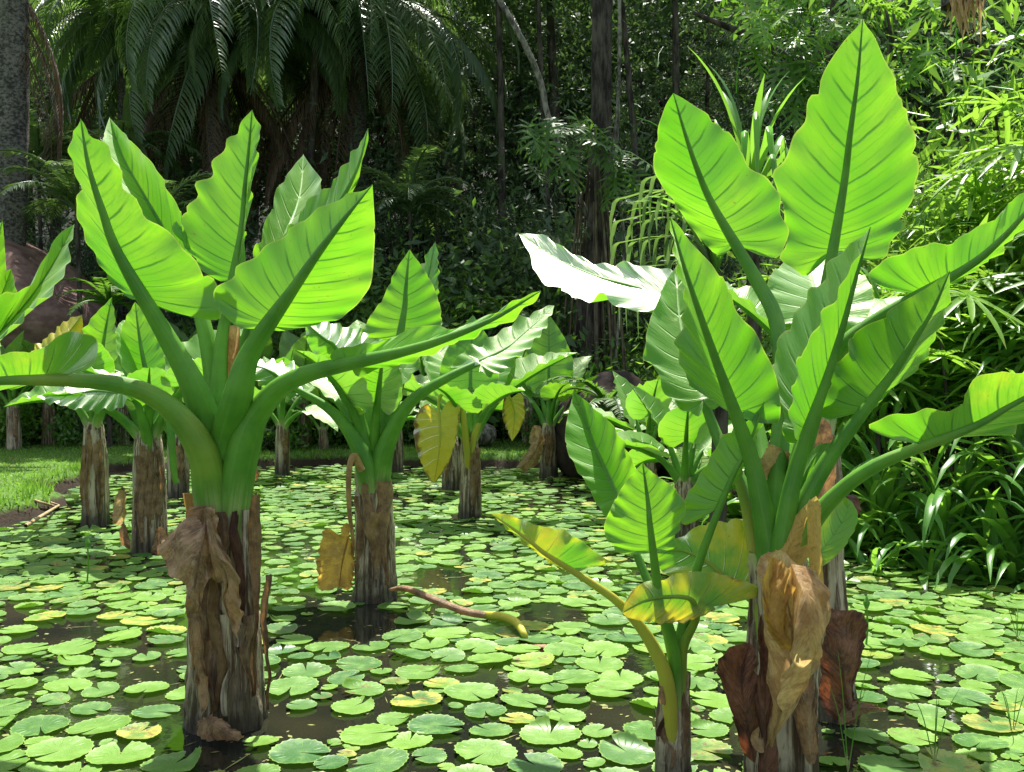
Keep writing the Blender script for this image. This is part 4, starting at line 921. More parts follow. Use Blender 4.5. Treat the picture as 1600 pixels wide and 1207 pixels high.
o = link('distant_lily_pads', mk_mesh('distant_lily_pads', np.concatenate(Vs), np.concatenate(Fs), M['pad'], np.concatenate(uvs), np.concatenate(ats)))
tag(o, 'carpet of small lily pads covering the far part of the pond', 'lily pads', kind='stuff')
print('pads', len(placed), 'vis', len(vis), 'near limit y', near[-1][1])
# small floating bits between the pads
n = 5200; yy = 2.3 + 14 * prng.rand(n) ** 1.3; xx = (prng.rand(n) * 2 - 1) * (yy * .56 + .5)
kk = (pond_sd(xx, yy) < -.05); xx, yy = xx[kk], yy[kk]; n = len(xx)
aa = prng.rand(n) * 6.28; ln = .008 + .016 * prng.rand(n); lw_ = ln * (.25 + .6 * prng.rand(n)); long_ = prng.rand(n) < .06; ln[long_] *= 5; lw_[long_] *= .5
ca, sa = np.cos(aa), np.sin(aa)
V = np.stack([np.stack([xx + ca * ln * q0 - sa * lw_ * q1, yy + sa * ln * q0 + ca * lw_ * q1, np.full(n, .0035)], 1) for q0, q1 in ((-1, 0), (0, -1), (1, 0), (0, 1))], 1).reshape(-1, 3)
o = link('floating_debris', mk_mesh('floating_debris', V, np.arange(4 * n).reshape(n, 4), M['debris'], None, np.repeat(prng.rand(n), 4), smooth=False))
tag(o, 'tiny bits of leaf litter floating on the dark water', 'debris', kind='stuff')
# buds and upright pads
for (x, y, ytop, lb) in [(135, 912, 855, 'pale water lily bud on a thin upright stem, left of the largest trunk'), (1352, 1010, 950, 'green water lily bud on a bent stem right of the dark red dead leaf')]:
    g0 = G(x, y); d = g0.y; t = thing('water_lily_bud', lb, 'flower bud', g0)
    top = W(x + 2, ytop, d)
    tube('stem', [g0 - Vector((0, 0, .05)), (g0 + top) / 2 + Vector((.01, 0, 0)), top], [.007, .006, .006], M['pet'], t, n=6, steps=8)
    tube('bud', [top - Vector((0, 0, .01)), top + Vector((0, 0, .03)), top + Vector((0, 0, .075))], [.008, .022, .002], M['pet'], t, n=8, steps=9)

# ------------------------------------------------------------------ foliage builders
def leaf_cloud(C, N, size, aspect=.45, seed=0, droop=.3, jitter=.4):
    """one four-cornered leaf per centre; returns V, F, rnd"""
    rg = np.random.RandomState(seed); n = len(C)
    d = rg.randn(n, 3); d[:, 2] -= droop; d /= np.linalg.norm(d, axis=1)[:, None]
    e = rg.randn(n, 3); e = np.cross(d, e); e /= np.linalg.norm(e, axis=1)[:, None] + 1e-9
    L = size * (1 + jitter * rg.randn(n))[:, None]; Wd = L * aspect * .5
    up = np.cross(d, e) * L * .06
    V = np.stack([C, C + d * L * .45 + e * Wd + up, C + d * L, C + d * L * .45 - e * Wd + up], 1).reshape(-1, 3)
    Fq = np.arange(4 * n).reshape(n, 4)
    return V, Fq, np.repeat(rg.rand(n), 4)
def blob_points(n, clumps, R3, seed, cr=.35, hollow=.35):
    rg = np.random.RandomState(seed)
    c = rg.randn(clumps, 3); c /= np.linalg.norm(c, axis=1)[:, None]
    c *= (hollow + (1 - hollow) * rg.rand(clumps) ** .5)[:, None] * np.array(R3)
    k = rg.randint(0, clumps, n)
    p = rg.randn(n, 3) * np.array([1, 1, .62]) * cr * (.5 + rg.rand(clumps))[k][:, None] * min(R3)
    return c[k] + p
def tree_proto(seed, H, Rc, Rz, nleaf, lsize, mat, tr, cl=46, asp=.45, droop=.3, trunkmat='bark', lean=.4):
    rg = random.Random(seed)
    t = bpy.data.objects.new('forest_tree', None); COL.objects.link(t)
    lx, ly = rg.uniform(-lean, lean), rg.uniform(-lean, lean)
    parts = []
    P = catmull([(0, 0, -.5), (lx * .3, ly * .2, H * .35), (lx, ly, H * .7), (lx * 1.2, ly, H)], 22)
    parts.append(tube_arrays(P, np.linspace(tr, tr * .3, 22), 9, ridges=3, ramp=.08, seed=seed)[:2])
    for k in range(9):
        z = H * rg.uniform(.4, .9); a = rg.uniform(0, 6.28); L = Rc * rg.uniform(.6, 1.0)
        b0 = np.array([lx * z / H, ly * z / H, z])
        Pb = catmull([b0, b0 + [math.cos(a) * L * .5, math.sin(a) * L * .5, L * .15], b0 + [math.cos(a) * L, math.sin(a) * L, L * .2]], 8)
        parts.append(tube_arrays(Pb, np.linspace(tr * .35, tr * .06, 8), 6)[:2])
    V, Fc = merge(parts)
    link('trunk', mk_mesh('trunk', V, Fc, M[trunkmat]), t, False)
    pts = blob_points(nleaf, cl, (Rc, Rc, Rz), seed, .26) + np.array([lx, ly, H * .78])
    V, Fq, at = leaf_cloud(pts, None, lsize, asp, seed, droop)
    link('crown', mk_mesh('crown', V, Fq, M[mat], None, at, smooth=False), t, False)
    return t
def place(proto, first, x, y, z, rz, sc, name, label, cat, group):
    o = proto if first else copy_tree(proto)
    o.name = name; o.location = (x, y, z); o.rotation_euler = (0, 0, rz); o.scale = (sc, sc, sc)
    tag(o, label, cat, group); return o

# ---- forest wall
protos = [tree_proto(1, 13, 4.2, 5.0, 16000, .20, 'forest', .30, 60, .4), tree_proto(2, 15, 4.5, 6.0, 17000, .16, 'forest', .26, 70, .3, .6), tree_proto(3, 11, 3.8, 4.4, 15000, .22, 'forest', .24, 50, .5, .1)]
used = [False] * 3
frng = random.Random(3)
spots = [(-21, 31), (-15.5, 32), (-11, 33), (-6, 32), (-2, 31), (2, 32.5), (5, 31), (9, 32), (12.5, 31), (17, 31), (22, 30), (-17, 37), (-9, 38), (-3, 37), (1, 36), (6, 37), (12, 37), (19, 36), (-23, 33),
         (-12, 46), (-4, 46), (4, 46), (12, 46), (21, 45), (-20, 47)]
sd3 = ['dark broad crown', 'tall fine-leaved dark crown', 'low rounded dark crown']
for k, (x, y) in enumerate(spots):
    j = k % 3
    row = 'forest front row' if y < 34 else 'forest second row' if y < 40 else 'forest back row'
    px = 800 + x / y * F
    side = 'far left' if px < 200 else 'behind the weeping palms' if px < 720 else 'behind the rooted trunk' if px < 1000 else 'behind the pandanus' if px < 1250 else 'at the right behind the fan palms'
    place(protos[j], not used[j], x, y, tz(x, y) - .2, frng.uniform(0, 6.28), frng.uniform(.9, 1.15) * (1.2 if y > 40 else 1), 'forest_tree', '%s tree, %s, %s' % (sd3[j], row, side), 'tree', 'dark forest trees behind the pond')
    used[j] = True

# ---- feathery conifers with layered boughs
def conifer_proto(seed, H, Rb):
    rg = np.random.RandomState(seed); t = bpy.data.objects.new('conifer', None); COL.objects.link(t)
    parts = [tube_arrays(catmull([(0, 0, -.4), (.1, 0, H * .5), (0, .1, H)], 16), np.linspace(.16, .03, 16), 8, ridges=3, ramp=.08)[:2]]; pts = []
    for k in range(46):
        z = H * (.12 + .86 * k / 46); L = Rb * (1.05 - .55 * k / 46) * rg.uniform(.7, 1.1); a = k * 2.4 + rg.uniform(-.4, .4)
        P = catmull([(0, 0, z), (math.cos(a) * L * .5, math.sin(a) * L * .5, z + .12 * L), (math.cos(a) * L, math.sin(a) * L, z - .12 * L)], 10)
        parts.append(tube_arrays(P, np.linspace(.03, .006, 10), 5)[:2])
        u = rg.rand(330) ** .6; q = np.stack([np.interp(u * 9, np.arange(10), P[:, c]) for c in range(3)], 1)
        pts.append(q + rg.randn(330, 3) * np.array([.22, .22, .10]) * L * .45 - np.array([0, 0, .1]))
    V, Fc = merge(parts); link('trunk', mk_mesh('trunk', V, Fc, M['bark']), t, False)
    V, Fq, at = leaf_cloud(np.concatenate(pts), None, .15, .22, seed, .5)
    link('boughs', mk_mesh('boughs', V, Fq, M['forest'], None, at, smooth=False), t, False); return t
cp = [conifer_proto(5, 10.5, 2.5), conifer_proto(6, 9, 2.2)]
for k, (px, y, sc, lb) in enumerate([(655, 24.5, 1.0, 'dark feathery conifer right of the weeping palms'), (745, 23.5, .9, 'dark feathery conifer in the centre, behind the fern'), (815, 25.5, 1.1, 'tall feathery conifer left of the rooted trunk'), (1000, 24.5, 1.05, 'dark feathery conifer right of the rooted trunk'),
                                  (1100, 22.5, .95, 'dark feathery conifer behind the pandanus'), (1190, 25, 1.1, 'feathery conifer behind the two tallest arum leaves'), (560, 26.5, 1.0, 'feathery conifer in the shade behind the weeping palms')]):
    y += 3.2; x = (px - 800) / F * y; place(cp[k % 2], k < 2, x, y, tz(x, y) - .1, k * 1.1, sc, 'conifer', lb, 'tree', 'feathery dark conifers')

# ---- shrubs (understory)
def shrub_proto(seed, Rx, Rz, n, ls, mat, asp=.4, droop=.0, cl=30):
    t = bpy.data.objects.new('shrub', None); COL.objects.link(t)
    rg = random.Random(seed); parts = []
    for k in range(8):
        a = rg.uniform(0, 6.28); L = Rx * rg.uniform(.4, .8)
        P = catmull([(0, 0, -.1), (math.cos(a) * L * .5, math.sin(a) * L * .5, Rz * .7), (math.cos(a) * L, math.sin(a) * L, Rz * 1.4)], 8)
        parts.append(tube_arrays(P, np.linspace(.03, .008, 8), 5)[:2])
    V, Fc = merge(parts); link('stems', mk_mesh('stems', V, Fc, M['bark']), t, False)
    pts = blob_points(n, cl, (Rx, Rx, Rz), seed, .3, .2) + np.array([0, 0, Rz * .95])
    V, Fq, at = leaf_cloud(pts, None, ls, asp, seed, droop)
    link('foliage', mk_mesh('foliage', V, Fq, M[mat], None, at, smooth=False), t, False); return t
sp = [shrub_proto(11, 1.7, 1.5, 7000, .13, 'forest', .4), shrub_proto(12, 1.4, 1.1, 5000, .11, 'mid', .35), shrub_proto(13, 1.0, .65, 2600, .13, 'bright', .3, -.5), shrub_proto(14, 1.5, 2.4, 8000, .10, 'forest', .25, .5), shrub_proto(15, .7, .4, 1500, .09, 'mid', .4, -.4)]
spn = ['dark rounded shrub', 'mid green shrub', 'light green leafy herb clump', 'tall drooping dark shrub', 'low mid green herb patch']
su = [False] * 5
def shrubs(lst, group, wh):
    for k, (j, x, y, s) in enumerate(lst):
        px = 800 + x / y * F
        at = ('at the left edge' if px < 120 else 'left of the big left plant' if px < 320 else 'behind the big left plant' if px < 480 else 'left of the middle plant' if px < 580 else
              'behind the middle plant' if px < 700 else 'behind the plant with the hanging yellow leaf' if px < 800 else 'near the rooted trunk' if px < 960 else 'beside the brown rock' if px < 1120 else 'behind the tallest arum' if px < 1400 else 'at the right edge')
        place(sp[j], not su[j], x, y, max(tz(x, y), .0) - .05, frng.uniform(0, 6.28), s, 'shrub', '%s%s %s, %s' % ('larger ' if s > 1.55 else '', spn[j], wh, at), 'shrub', group)
        su[j] = True
shrubs([(0, -16, 23, 1.2), (0, -12.5, 22.5, 1.1), (3, -9.4, 23.5, 1.2), (0, -6.8, 22.5, 1.0), (3, -4.6, 23.5, 1.3), (1, -3.2, 22.3, 1.2), (3, -1.8, 23.6, 1.5), (0, -.4, 22, 1.1), (3, .9, 24, 1.3), (0, 2.3, 22.5, 1.1), (3, 4.2, 22, 1.2), (0, 6.2, 21, 1.2), (3, 8.2, 20, 1.2), (0, 10.5, 19, 1.3), (3, 13, 18, 1.3),
        (3, -14, 26, 1.6), (3, -7.5, 26.5, 1.8), (3, -2.5, 26, 1.9), (3, 2.2, 26.5, 2.0), (3, 6.6, 25.5, 1.9), (3, -11, 26, 1.7)], 'dark shrubs of the forest edge', 'at the forest edge')
shrubs([(1, -3.6, 21.6, 1.6), (1, -2.2, 21.2, 1.7), (1, -.9, 21.8, 1.9), (0, .3, 21.3, 1.5), (1, -5.2, 21.4, 1.5), (1, 1.9, 20.6, 1.2), (4, -1.6, 19.6, 2.2), (4, -3.0, 19.8, 2.2)], 'grey-green shrubs at the foot of the forest', 'below the forest')
shrubs([(1, -9.5, 19.6, .8), (2, -8.2, 19.2, .8), (1, -7.0, 20, .9), (2, -5.4, 19.2, .9), (1, -4.2, 20.2, .8), (2, -3.3, 19, .8), (4, -2.4, 18.8, 1.2), (1, -1.3, 20.3, .9), (2, .2, 19.6, .6), (4, 1.1, 18.6, 1.2), (1, 2.2, 19, .8), (2, -10.5, 18.5, .9), (1, -11.5, 20, 1.0), (2, -6.2, 18.4, .6), (4, -4.4, 18.1, 1.0), (4, -7.6, 18.2, 1.1), (2, -4.7, 18.7, .8), (2, -3.9, 19.3, 1.0), (2, -9.2, 18.0, .7), (2, -5.9, 19.8, 1.0), (2, -2.6, 19.6, .8), (2, -8.6, 19.9, 1.0)], 'green undergrowth on the far bank', 'on the far bank')

# ---- right side: strap-leaved bank, fan palms, pandanus
def strap_arrays(P, wid, seed=0, fold=.35, across=None):
    P = np.array(P, float); n = len(P); T = np.gradient(P, axis=0); T /= np.linalg.norm(T, axis=1)[:, None] + 1e-9
    lat = np.cross(T, [0, 0, 1.0]); bad = np.linalg.norm(lat, axis=1) < .15
    if across is not None: lat = np.repeat(np.array(across, float)[None], n, 0)
    else:
        good = lat[~bad].mean(axis=0) if (~bad).any() else np.array([1.0, 0, 0]); lat[bad] = good
    lat /= np.linalg.norm(lat, axis=1)[:, None] + 1e-9
    N = np.cross(lat, T)
    t = np.linspace(0, 1, n); w_ = wid * np.interp(t, [0, .12, .45, .8, 1], [.45, .8, 1, .7, .03])[:, None]
    V = np.stack([P - lat * w_ * .5 + N * w_ * fold * .5, P, P + lat * w_ * .5 + N * w_ * fold * .5], 1).reshape(-1, 3)
    ix = np.arange(n * 3).reshape(n, 3)
    Fq = np.stack([ix[:-1, :-1].ravel(), ix[:-1, 1:].ravel(), ix[1:, 1:].ravel(), ix[1:, :-1].ravel()], 1)
    return V, Fq
def arch_path(L, e0, e1, n=9, pw=1.5):
    p = [np.zeros(3)]
    for i in range(n - 1):
        e = e0 + (e1 - e0) * ((i + .5) / (n - 1)) ** pw; p.append(p[-1] + np.array([math.cos(e), 0, math.sin(e)]) * L / (n - 1))
    return np.array(p)
STR = []
for k, (L, e0, e1, wd) in enumerate([(.95, 1.25, -.9, .055), (1.1, 1.1, -1.1, .06), (.85, .9, -.8, .05), (1.0, 1.4, -.3, .055), (.75, 1.2, .2, .05), (1.15, 1.2, -1.3, .065)]):
    V, Fq = strap_arrays(arch_path(L, e0, e1), wd * 1.3)
    STR.append(mk_mesh('strap_leaf', V, Fq, M['strap'], None, np.full(len(V), k / 6)))
def strap_clump(n, seed, stem=.0):
    t = bpy.data.objects.new('strap_leaf_plant', None); COL.objects.link(t); rg = random.Random(seed)
    for k in range(n):
        o = bpy.data.objects.new('leaf', STR[rg.randrange(6)]); COL.objects.link(o); o.parent = t
        h = rg.random() * stem
        o.location = (rg.uniform(-.08, .08), rg.uniform(-.08, .08), h); o.rotation_euler = (rg.uniform(-.25, .25), rg.uniform(-.45, .3), rg.uniform(0, 6.28)); s = rg.uniform(.7, 1.15); o.scale = (s, s * rg.uniform(.8, 1.3), s)
    if stem:
        P = catmull([(0, 0, -.8), (.02, .01, stem * .5), (0, .02, stem)], 8)
        V, Fc, _ = tube_arrays(P, np.linspace(.025, .018, 8), 6); link('stem', mk_mesh('stem', V, Fc, M['bark']), t, False)
    return t
scp = [strap_clump(34, 1, .3), strap_clump(36, 2, .6), strap_clump(32, 3, .9)]
scu = [False] * 3
cl = []
crg = random.Random(12)
edge = [(3.0, 8.3), (3.35, 7.95), (3.75, 7.75), (4.15, 7.6), (4.6, 7.5), (5.0, 7.35), (5.45, 7.2), (2.9, 8.9), (2.75, 9.6), (2.6, 10.4), (2.55, 11.3), (2.2, 12.4)]
for x, y in edge: cl.append((x + .15, y + .2, 0))
for x, y in [(3.4, 9.0), (3.9, 8.6), (4.4, 8.4), (4.9, 8.2), (5.4, 8.0), (3.3, 10.0), (3.2, 11.0), (3.0, 12.2), (5.9, 7.9)]: cl.append((x, y, 1))
for x, y in [(4.0, 9.6), (4.6, 9.2), (5.2, 8.9), (5.8, 8.7), (3.9, 10.8), (3.5, 9.5), (4.4, 9.9), (5.0, 9.6), (5.6, 9.4), (3.4, 11.8), (4.9, 8.75)]: cl.append((x, y, 2))
for x, y in [(3.6, 8.4), (4.15, 8.05), (4.65, 7.9), (5.2, 7.65), (3.1, 9.4), (2.95, 10.8)]: cl.append((x, y, 1))
rowname = ['at the water edge', 'in the middle row', 'in the back row']
for k, (x, y, row) in enumerate(cl):
    j = k % 3
    px = 800 + x / y * F
    wh = 'at the right frame edge' if px > 1560 else 'below the lowest right arum leaf' if px > 1440 else 'right of the tallest arum' if px > 1330 else 'behind the stems of the tallest arum' if px > 1180 else 'between the young arum and the tallest arum'
    place(scp[j], not scu[j], x, y, tz(x, y) - .02 + (0, .32, .68)[row], crg.uniform(0, 6.28), crg.uniform(.85, 1.15) * (1.0, 1.1, 1.15)[row], 'strap_leaf_plant',
          '%s strap-leaved plant %s, %s' % (('dense low', 'mid-height', 'tall')[j], rowname[row], wh), 'plant', 'strap-leaved plants on the right bank')
    scu[j] = True

def fan_mesh(seed, n=11, L=.52, wd=.052):
    rg = random.Random(seed); parts = []
    for k in range(n):
        a = (k / (n - 1) - .5) * 4.6
        l = L * (1 - .12 * abs(a) / 2.3) * rg.uniform(.9, 1.08); dr = rg.uniform(.1, .5)
        P = [(0, 0, 0)]
        for i in range(1, 6):
            t = i / 5; P.append((math.cos(a) * l * t, math.sin(a) * l * t, -dr * l * t * t))
        P = np.array(P); V, Fq = strap_arrays(P, wd, fold=.4); parts.append((V, Fq))
    V, Fq = merge(parts); return mk_mesh('fan_leaf', V, Fq, M['bright'], None, np.full(len(V), rg.random()))
FAN = [fan_mesh(s, n) for s, n in ((1, 11), (2, 9), (3, 13), (4, 10))]
def fan_palm(seed, canes, nf, H, spread):
    t = bpy.data.objects.new('fan_palm', None); COL.objects.link(t); rg = random.Random(seed)
    for c in range(canes):
        a = rg.uniform(0, 6.28); d = spread * rg.uniform(.1, 1); h = H * rg.uniform(.45, 1)
        top = (math.cos(a) * d, math.sin(a) * d, h)
        P = catmull([(top[0] * .3, top[1] * .3, -.2), (top[0] * .6, top[1] * .6, h * .5), top], 9)
        V, Fc, _ = tube_arrays(P, np.linspace(.02, .013, 9), 6); cn = link('cane', mk_mesh('cane', V, Fc, M['bark']), t, False)
        for k in range(nf):
            hh = h * (1 - .28 * k / nf * rg.uniform(.6, 1)); az = k * 2.4 + rg.uniform(-.4, .4); el = rg.uniform(-.1, .9); L = rg.uniform(.25, .45)
            q = Vector((top[0] * hh / h, top[1] * hh / h, hh)); e = q + Vector((math.cos(az) * math.cos(el), math.sin(az) * math.cos(el), math.sin(el))) * L
            V, Fc, _ = tube_arrays(np.array([q, (q + e) / 2 + Vector((0, 0, .03)), e]), [.006, .005, .004], 4)
            f = bpy.data.objects.new('fan_leaf', FAN[rg.randrange(4)]); COL.objects.link(f); f.parent = t; f.location = e
            f.rotation_euler = (rg.uniform(-.5, .5), rg.uniform(-.5, .6), az); s = rg.uniform(.8, 1.25); f.scale = (s, s, s)
            link('petiole', mk_mesh('petiole', V, Fc, M['strap']), f, False).matrix_parent_inverse = f.matrix_basis.inverted()
    return t
fp = [fan_palm(1, 5, 8, 2.6, .7), fan_palm(2, 5, 8, 3.4, .8), fan_palm(3, 4, 8, 1.9, .6)]
fu = [False] * 3
fl = [(3.6, 9.3, 2, 'low fan palm right behind the tallest leaf of the tallest arum'), (4.25, 9.3, 0, 'fan palm beside the tallest leaf, above the strap-leaved plants'), (4.9, 9.3, 1, 'tall fan palm in the upper right, left of the frame edge'),
      (5.4, 9.0, 1, 'tall fan palm at the right frame edge'), (3.5, 10.6, 0, 'fan palm behind the pandanus, right side'), (4.7, 10.6, 1, 'tall fan palm in the second row at upper right'), (5.9, 10.4, 1, 'tall fan palm in the second row at the right edge'),
      (5.2, 8.5, 2, 'low fan palm at the right edge under the dark arum leaf'), (4.4, 8.7, 2, 'low fan palm just above the strap-leaved bank'), (6.4, 9.4, 1, 'outermost tall fan palm at the right edge'),
      (4.0, 8.75, 0, 'leafy fan palm just right of the tallest leaf, nearest the camera'), (5.0, 8.6, 0, 'leafy fan palm at right behind the strap-leaved plants'), (5.6, 9.9, 1, 'tall fan palm between the outermost ones at upper right')]
for k, (x, y, j, lb) in enumerate(fl):
    x, y = x * (y + .55) / y, y + .55
    place(fp[j], not fu[j], x, y, tz(x, y), crg.uniform(0, 6.28), crg.uniform(.95, 1.15), 'fan_palm', lb, 'palm', 'fan palms on the right bank'); fu[j] = True
bs = [shrub_proto(31, 1.5, 1.9, 9000, .17, 'bright', .22, .1, 60)]
for k, (x, y, s, z, lb) in enumerate([(4.9, 11.4, 1.0, .6, 'bright narrow-leaved bush behind the fan palms, left one'), (6.7, 11.2, 1.15, 1.0, 'bright narrow-leaved bush behind the fan palms, right one'), (6.4, 12.4, 1.7, 1.8, 'tallest bright narrow-leaved bush at the upper right corner'), (3.4, 12.6, .7, .2, 'small bright bush below the pandanus')]):
    place(bs[0], k == 0, x, y, tz(x, y), k * 1.3, s, 'shrub', lb, 'shrub', 'bright bushes behind the fan palms')

rr0 = random.Random(99)
def pandanus(label, base, H, n, seed, L0=1.5, kink=True):
    t = thing('pandanus', label, 'plant', base); rg = random.Random(seed); bx, by, bz = base
    tube('trunk', [(bx, by, bz - .2), (bx + .05, by, bz + H * .6), (bx, by, bz + H)], [.09, .07, .06], M['bark'], t, n=8, steps=10)
    for k in range(n):
        az = k * 2.4; f = k / n; L = L0 * rg.uniform(.75, 1.1)
        e0 = 1.5 - 1.0 * f; m = 12; p = [np.array([bx, by, bz + H - .25 * f])]
        kk = rg.uniform(.4, .62) if (kink and f > .2) else 2
        for i in range(m - 1):
            u = i / (m - 2); e = e0 - .7 * u * u
            if u > kk: e = -1.35
            p.append(p[-1] + np.array([math.cos(az) * math.cos(e), math.sin(az) * math.cos(e), math.sin(e)]) * L / (m - 1))
        V, Fq = strap_arrays(p, .075 * rg.uniform(.8, 1.15), fold=.5, across=(-math.sin(az), math.cos(az), 0))
        link('leaf', mk_mesh('leaf', V, Fq, M['strap'], None, np.full(len(V), rg.random())), t)
p = W(1172, 300, 9.5); pandanus('pandanus with upright and sharply bent leaves between the two tallest arum leaves', (p.x, p.y, tz(p.x, p.y)), p.z - tz(p.x, p.y), 34, 3, 1.5)
p = W(1118, 430, 9.0); pc = thing('pandanus', 'pandanus with arching leaves bent into hanging combs left of the tallest arum', 'plant', (p.x, p.y, tz(p.x, p.y)))
tube('trunk', [(p.x, p.y, tz(p.x, p.y) - .2), (p.x + .05, p.y, p.z * .6), (p.x, p.y, p.z)], [.09, .07, .06], M['bark'], pc, n=8, steps=10)
k = 0
for yk in (262, 298, 332, 366, 398):
    for xk in (968, 988, 1006, 1026, 1046, 1070):
        jx, jy, jd = rr0.uniform(-7, 7), rr0.uniform(-8, 8), rr0.uniform(-.35, .35); dn = rr0.uniform(60, 120); k += 1
        if yk == 262 and xk < 1000: continue
        sl = (1060 - xk) * .22
        a_ = [p, W(xk + (1118 - xk) * .62, yk + 16 + jy - 6, 9.0 + jd * .5), W(xk + 14 + jx, yk - 3 + jy + sl, 9.0 + jd), W(xk + jx, yk + 4 + jy + sl, 9.0 + jd), W(xk - 3 + jx, yk + 18 + jy + sl, 9.0 + jd), W(xk - 6 + jx, yk + dn * .6 + jy, 9.0 + jd), W(xk - 5 + jx, yk + dn + jy + sl, 9.0 + jd)]
        P = np.concatenate([catmull(a_[:4], 9), catmull(a_[3:], 8)[1:]]); V, Fq = strap_arrays(P, .06, fold=.45, across=(.8, .6, .1))
        link('leaf', mk_mesh('leaf', V, Fq, M['palm'], None, np.full(len(V), rr0.random())), pc)
for q in range(14):
    az = q * 2.4; V, Fq = strap_arrays(arch_path(1.2, 1.3, -.4, 12) @ np.array([[math.cos(az), math.sin(az), 0], [0, 1, 0], [0, 0, 1.0]]) + np.array(p), .07, across=(-math.sin(az), math.cos(az), 0))
    link('leaf', mk_mesh('leaf', V, Fq, M['strap'], None, np.full(len(V), rr0.random())), pc)
p = W(985, 560, 13.0); pandanus('small pandanus before the brown rock', (p.x, p.y, tz(p.x, p.y)), .6, 22, 6, 1.1)

# ------------------------------------------------------------------ palms
def frond_mesh(seed, L=4.4, n=70, ll=.62, lw=.04, e0=.9, e1=-1.45, mat='palm', hang=.9):
    rg = np.random.RandomState(seed); P = arch_path(L, e0, e1, 26, 1.1)
    T = np.gradient(P, axis=0); T /= np.linalg.norm(T, axis=1)[:, None]
    V, Fc, _ = tube_arrays(P, np.linspace(.035, .006, 26), 5); parts = [(V, Fc)]
    nv = [len(V)]
    for k in range(n):
        u = .10 + .9 * k / n; f = u * 25; i = int(f); p = P[i] + (P[min(i + 1, 25)] - P[i]) * (f - i); t = T[i]
        l = ll * math.sin(min(1, u * 1.15 + .12) * math.pi * .93 + .1) ** .5 if u < .98 else ll * .4
        l = ll * max(.3, min(1, 3 * (1.02 - u))) * rg.uniform(.85, 1.1)
        for s in (-1, 1):
            d = np.array([0, s, 0]) * .75 + t * .55 + np.array([0, 0, rg.uniform(-.1, .25)]); d /= np.linalg.norm(d)
            q = [p]
            for j in range(3):
                d = d + np.array([0, 0, -hang * (.25 + .35 * j)]); d /= np.linalg.norm(d); q.append(q[-1] + d * l / 3)
            q = np.array(q); lat = np.cross(q[-1] - q[0], [s * .2, 0, 1.0]); lat /= np.linalg.norm(lat) + 1e-9
            wv = np.array([.6, 1, .7, .05])[:, None] * lw * .5
            parts.append((np.stack([q - lat * wv, q + lat * wv], 1).reshape(-1, 3), np.array([(0, 1, 3, 2), (2, 3, 5, 4), (4, 5, 7, 6)]))); nv.append(8)
    V, Fc = merge(parts); at = np.repeat(rg.rand(len(nv)), nv)
    return mk_mesh('frond', V, Fc, M[mat], None, at, smooth=False)
FR = [frond_mesh(1), frond_mesh(2, 4.8, 76, .66, .042, 1.1, -1.5), frond_mesh(3, 4.2, 72, .62, .04, .35, -1.54), frond_mesh(4, 4.8, 80, .6, .04, .75, -1.5)]
FRD = [frond_mesh(5, 4.2, 46, .55, .035, -.7, -1.52, 'deadpalm', 1.6)]
FRS = [frond_mesh(6, 1.5, 34, .32, .035, 1.0, -.8, 'palm', .4), frond_mesh(7, 1.3, 30, .28, .035, .8, -.9, 'palm', .4)]
FRG = [frond_mesh(8, 1.0, 30, .20, .03, 1.1, -.6, 'mid', .2), frond_mesh(9, .9, 26, .18, .03, .8, -.7, 'mid', .2)]
def weeping_palm(label, x, y, topz, nf, nd, seed, sc=1.0, cat='palm', tr=.28):
    z0 = tz(x, y); t = thing('weeping_palm', label, cat, (x, y, z0), 'tall palms behind the pond'); rg = random.Random(seed)
    tube('trunk', [(x, y, z0 - .3), (x + .1, y, z0 + (topz - z0) * .5), (x, y, topz)], [tr * 1.25, tr, tr * 1.1], M['palmbark'], t, n=14, steps=22, ridges=5, ramp=.05)
    for k in range(nf + nd):
        dead = k >= nf
        me = FRD[0] if dead else FR[rg.randrange(4)]
        o = bpy.data.objects.new('dead_frond' if dead else 'frond', me); COL.objects.link(o); o.parent = t
        o.location = (0, 0, topz - z0 - (rg.uniform(.2, .9) if dead else 0)); f = k / nf
        o.rotation_euler = (rg.uniform(-.3, .3), rg.uniform(-.35, .6) if not dead else rg.uniform(-.1, .2), k * 2.4 + rg.uniform(-.2, .2)); s = sc * rg.uniform(.85, 1.12); o.scale = (s, s, s)
    return t
weeping_palm('weeping palm at upper left whose fronds hang behind the big left leaves', -7.3, 24.6, 10.0, 62, 12, 1, 1.2)
weeping_palm('weeping palm in the top centre left with long dark hanging fronds', -4.0, 25, 10.3, 62, 14, 2, 1.22)
weeping_palm('palm half hidden behind the leftmost hanging fronds at the top left', -10.2, 26.5, 10.6, 44, 10, 3, 1.2)
# left edge trunk
x, y = W(16, 300, 19.5).xy; z0 = tz(x, y)
LP = thing('tall_palm', 'grey rough palm trunk rising along the left frame edge', 'palm', (x, y, z0), 'tall palms behind the pond')
tube('trunk', [(x - .2, y, z0 - .3), (x - .15, y, 2.4), (x, y, 5), (x + .06, y, 8), (x, y, 10.5)], [.42, .33, .31, .30, .29], M['palmbark'], LP, n=20, steps=60, ridges=7, ramp=.04)
for k in range(16):
    o = bpy.data.objects.new('frond', FR[k % 4]); COL.objects.link(o); o.parent = LP; o.location = (0, 0, 10.4 - z0); o.rotation_euler = (0, crg.uniform(-.5, .1), k * 2.4); o.scale = (.9, .9, .9)
for k in range(3):
    o = bpy.data.objects.new('dead_frond', FRD[0]); COL.objects.link(o); o.parent = LP; o.location = (.15, 0, 8.2 + .5 * k - z0); o.rotation_euler = (0, .25, -.3 + .4 * k); o.scale = (.8, .8, .8)
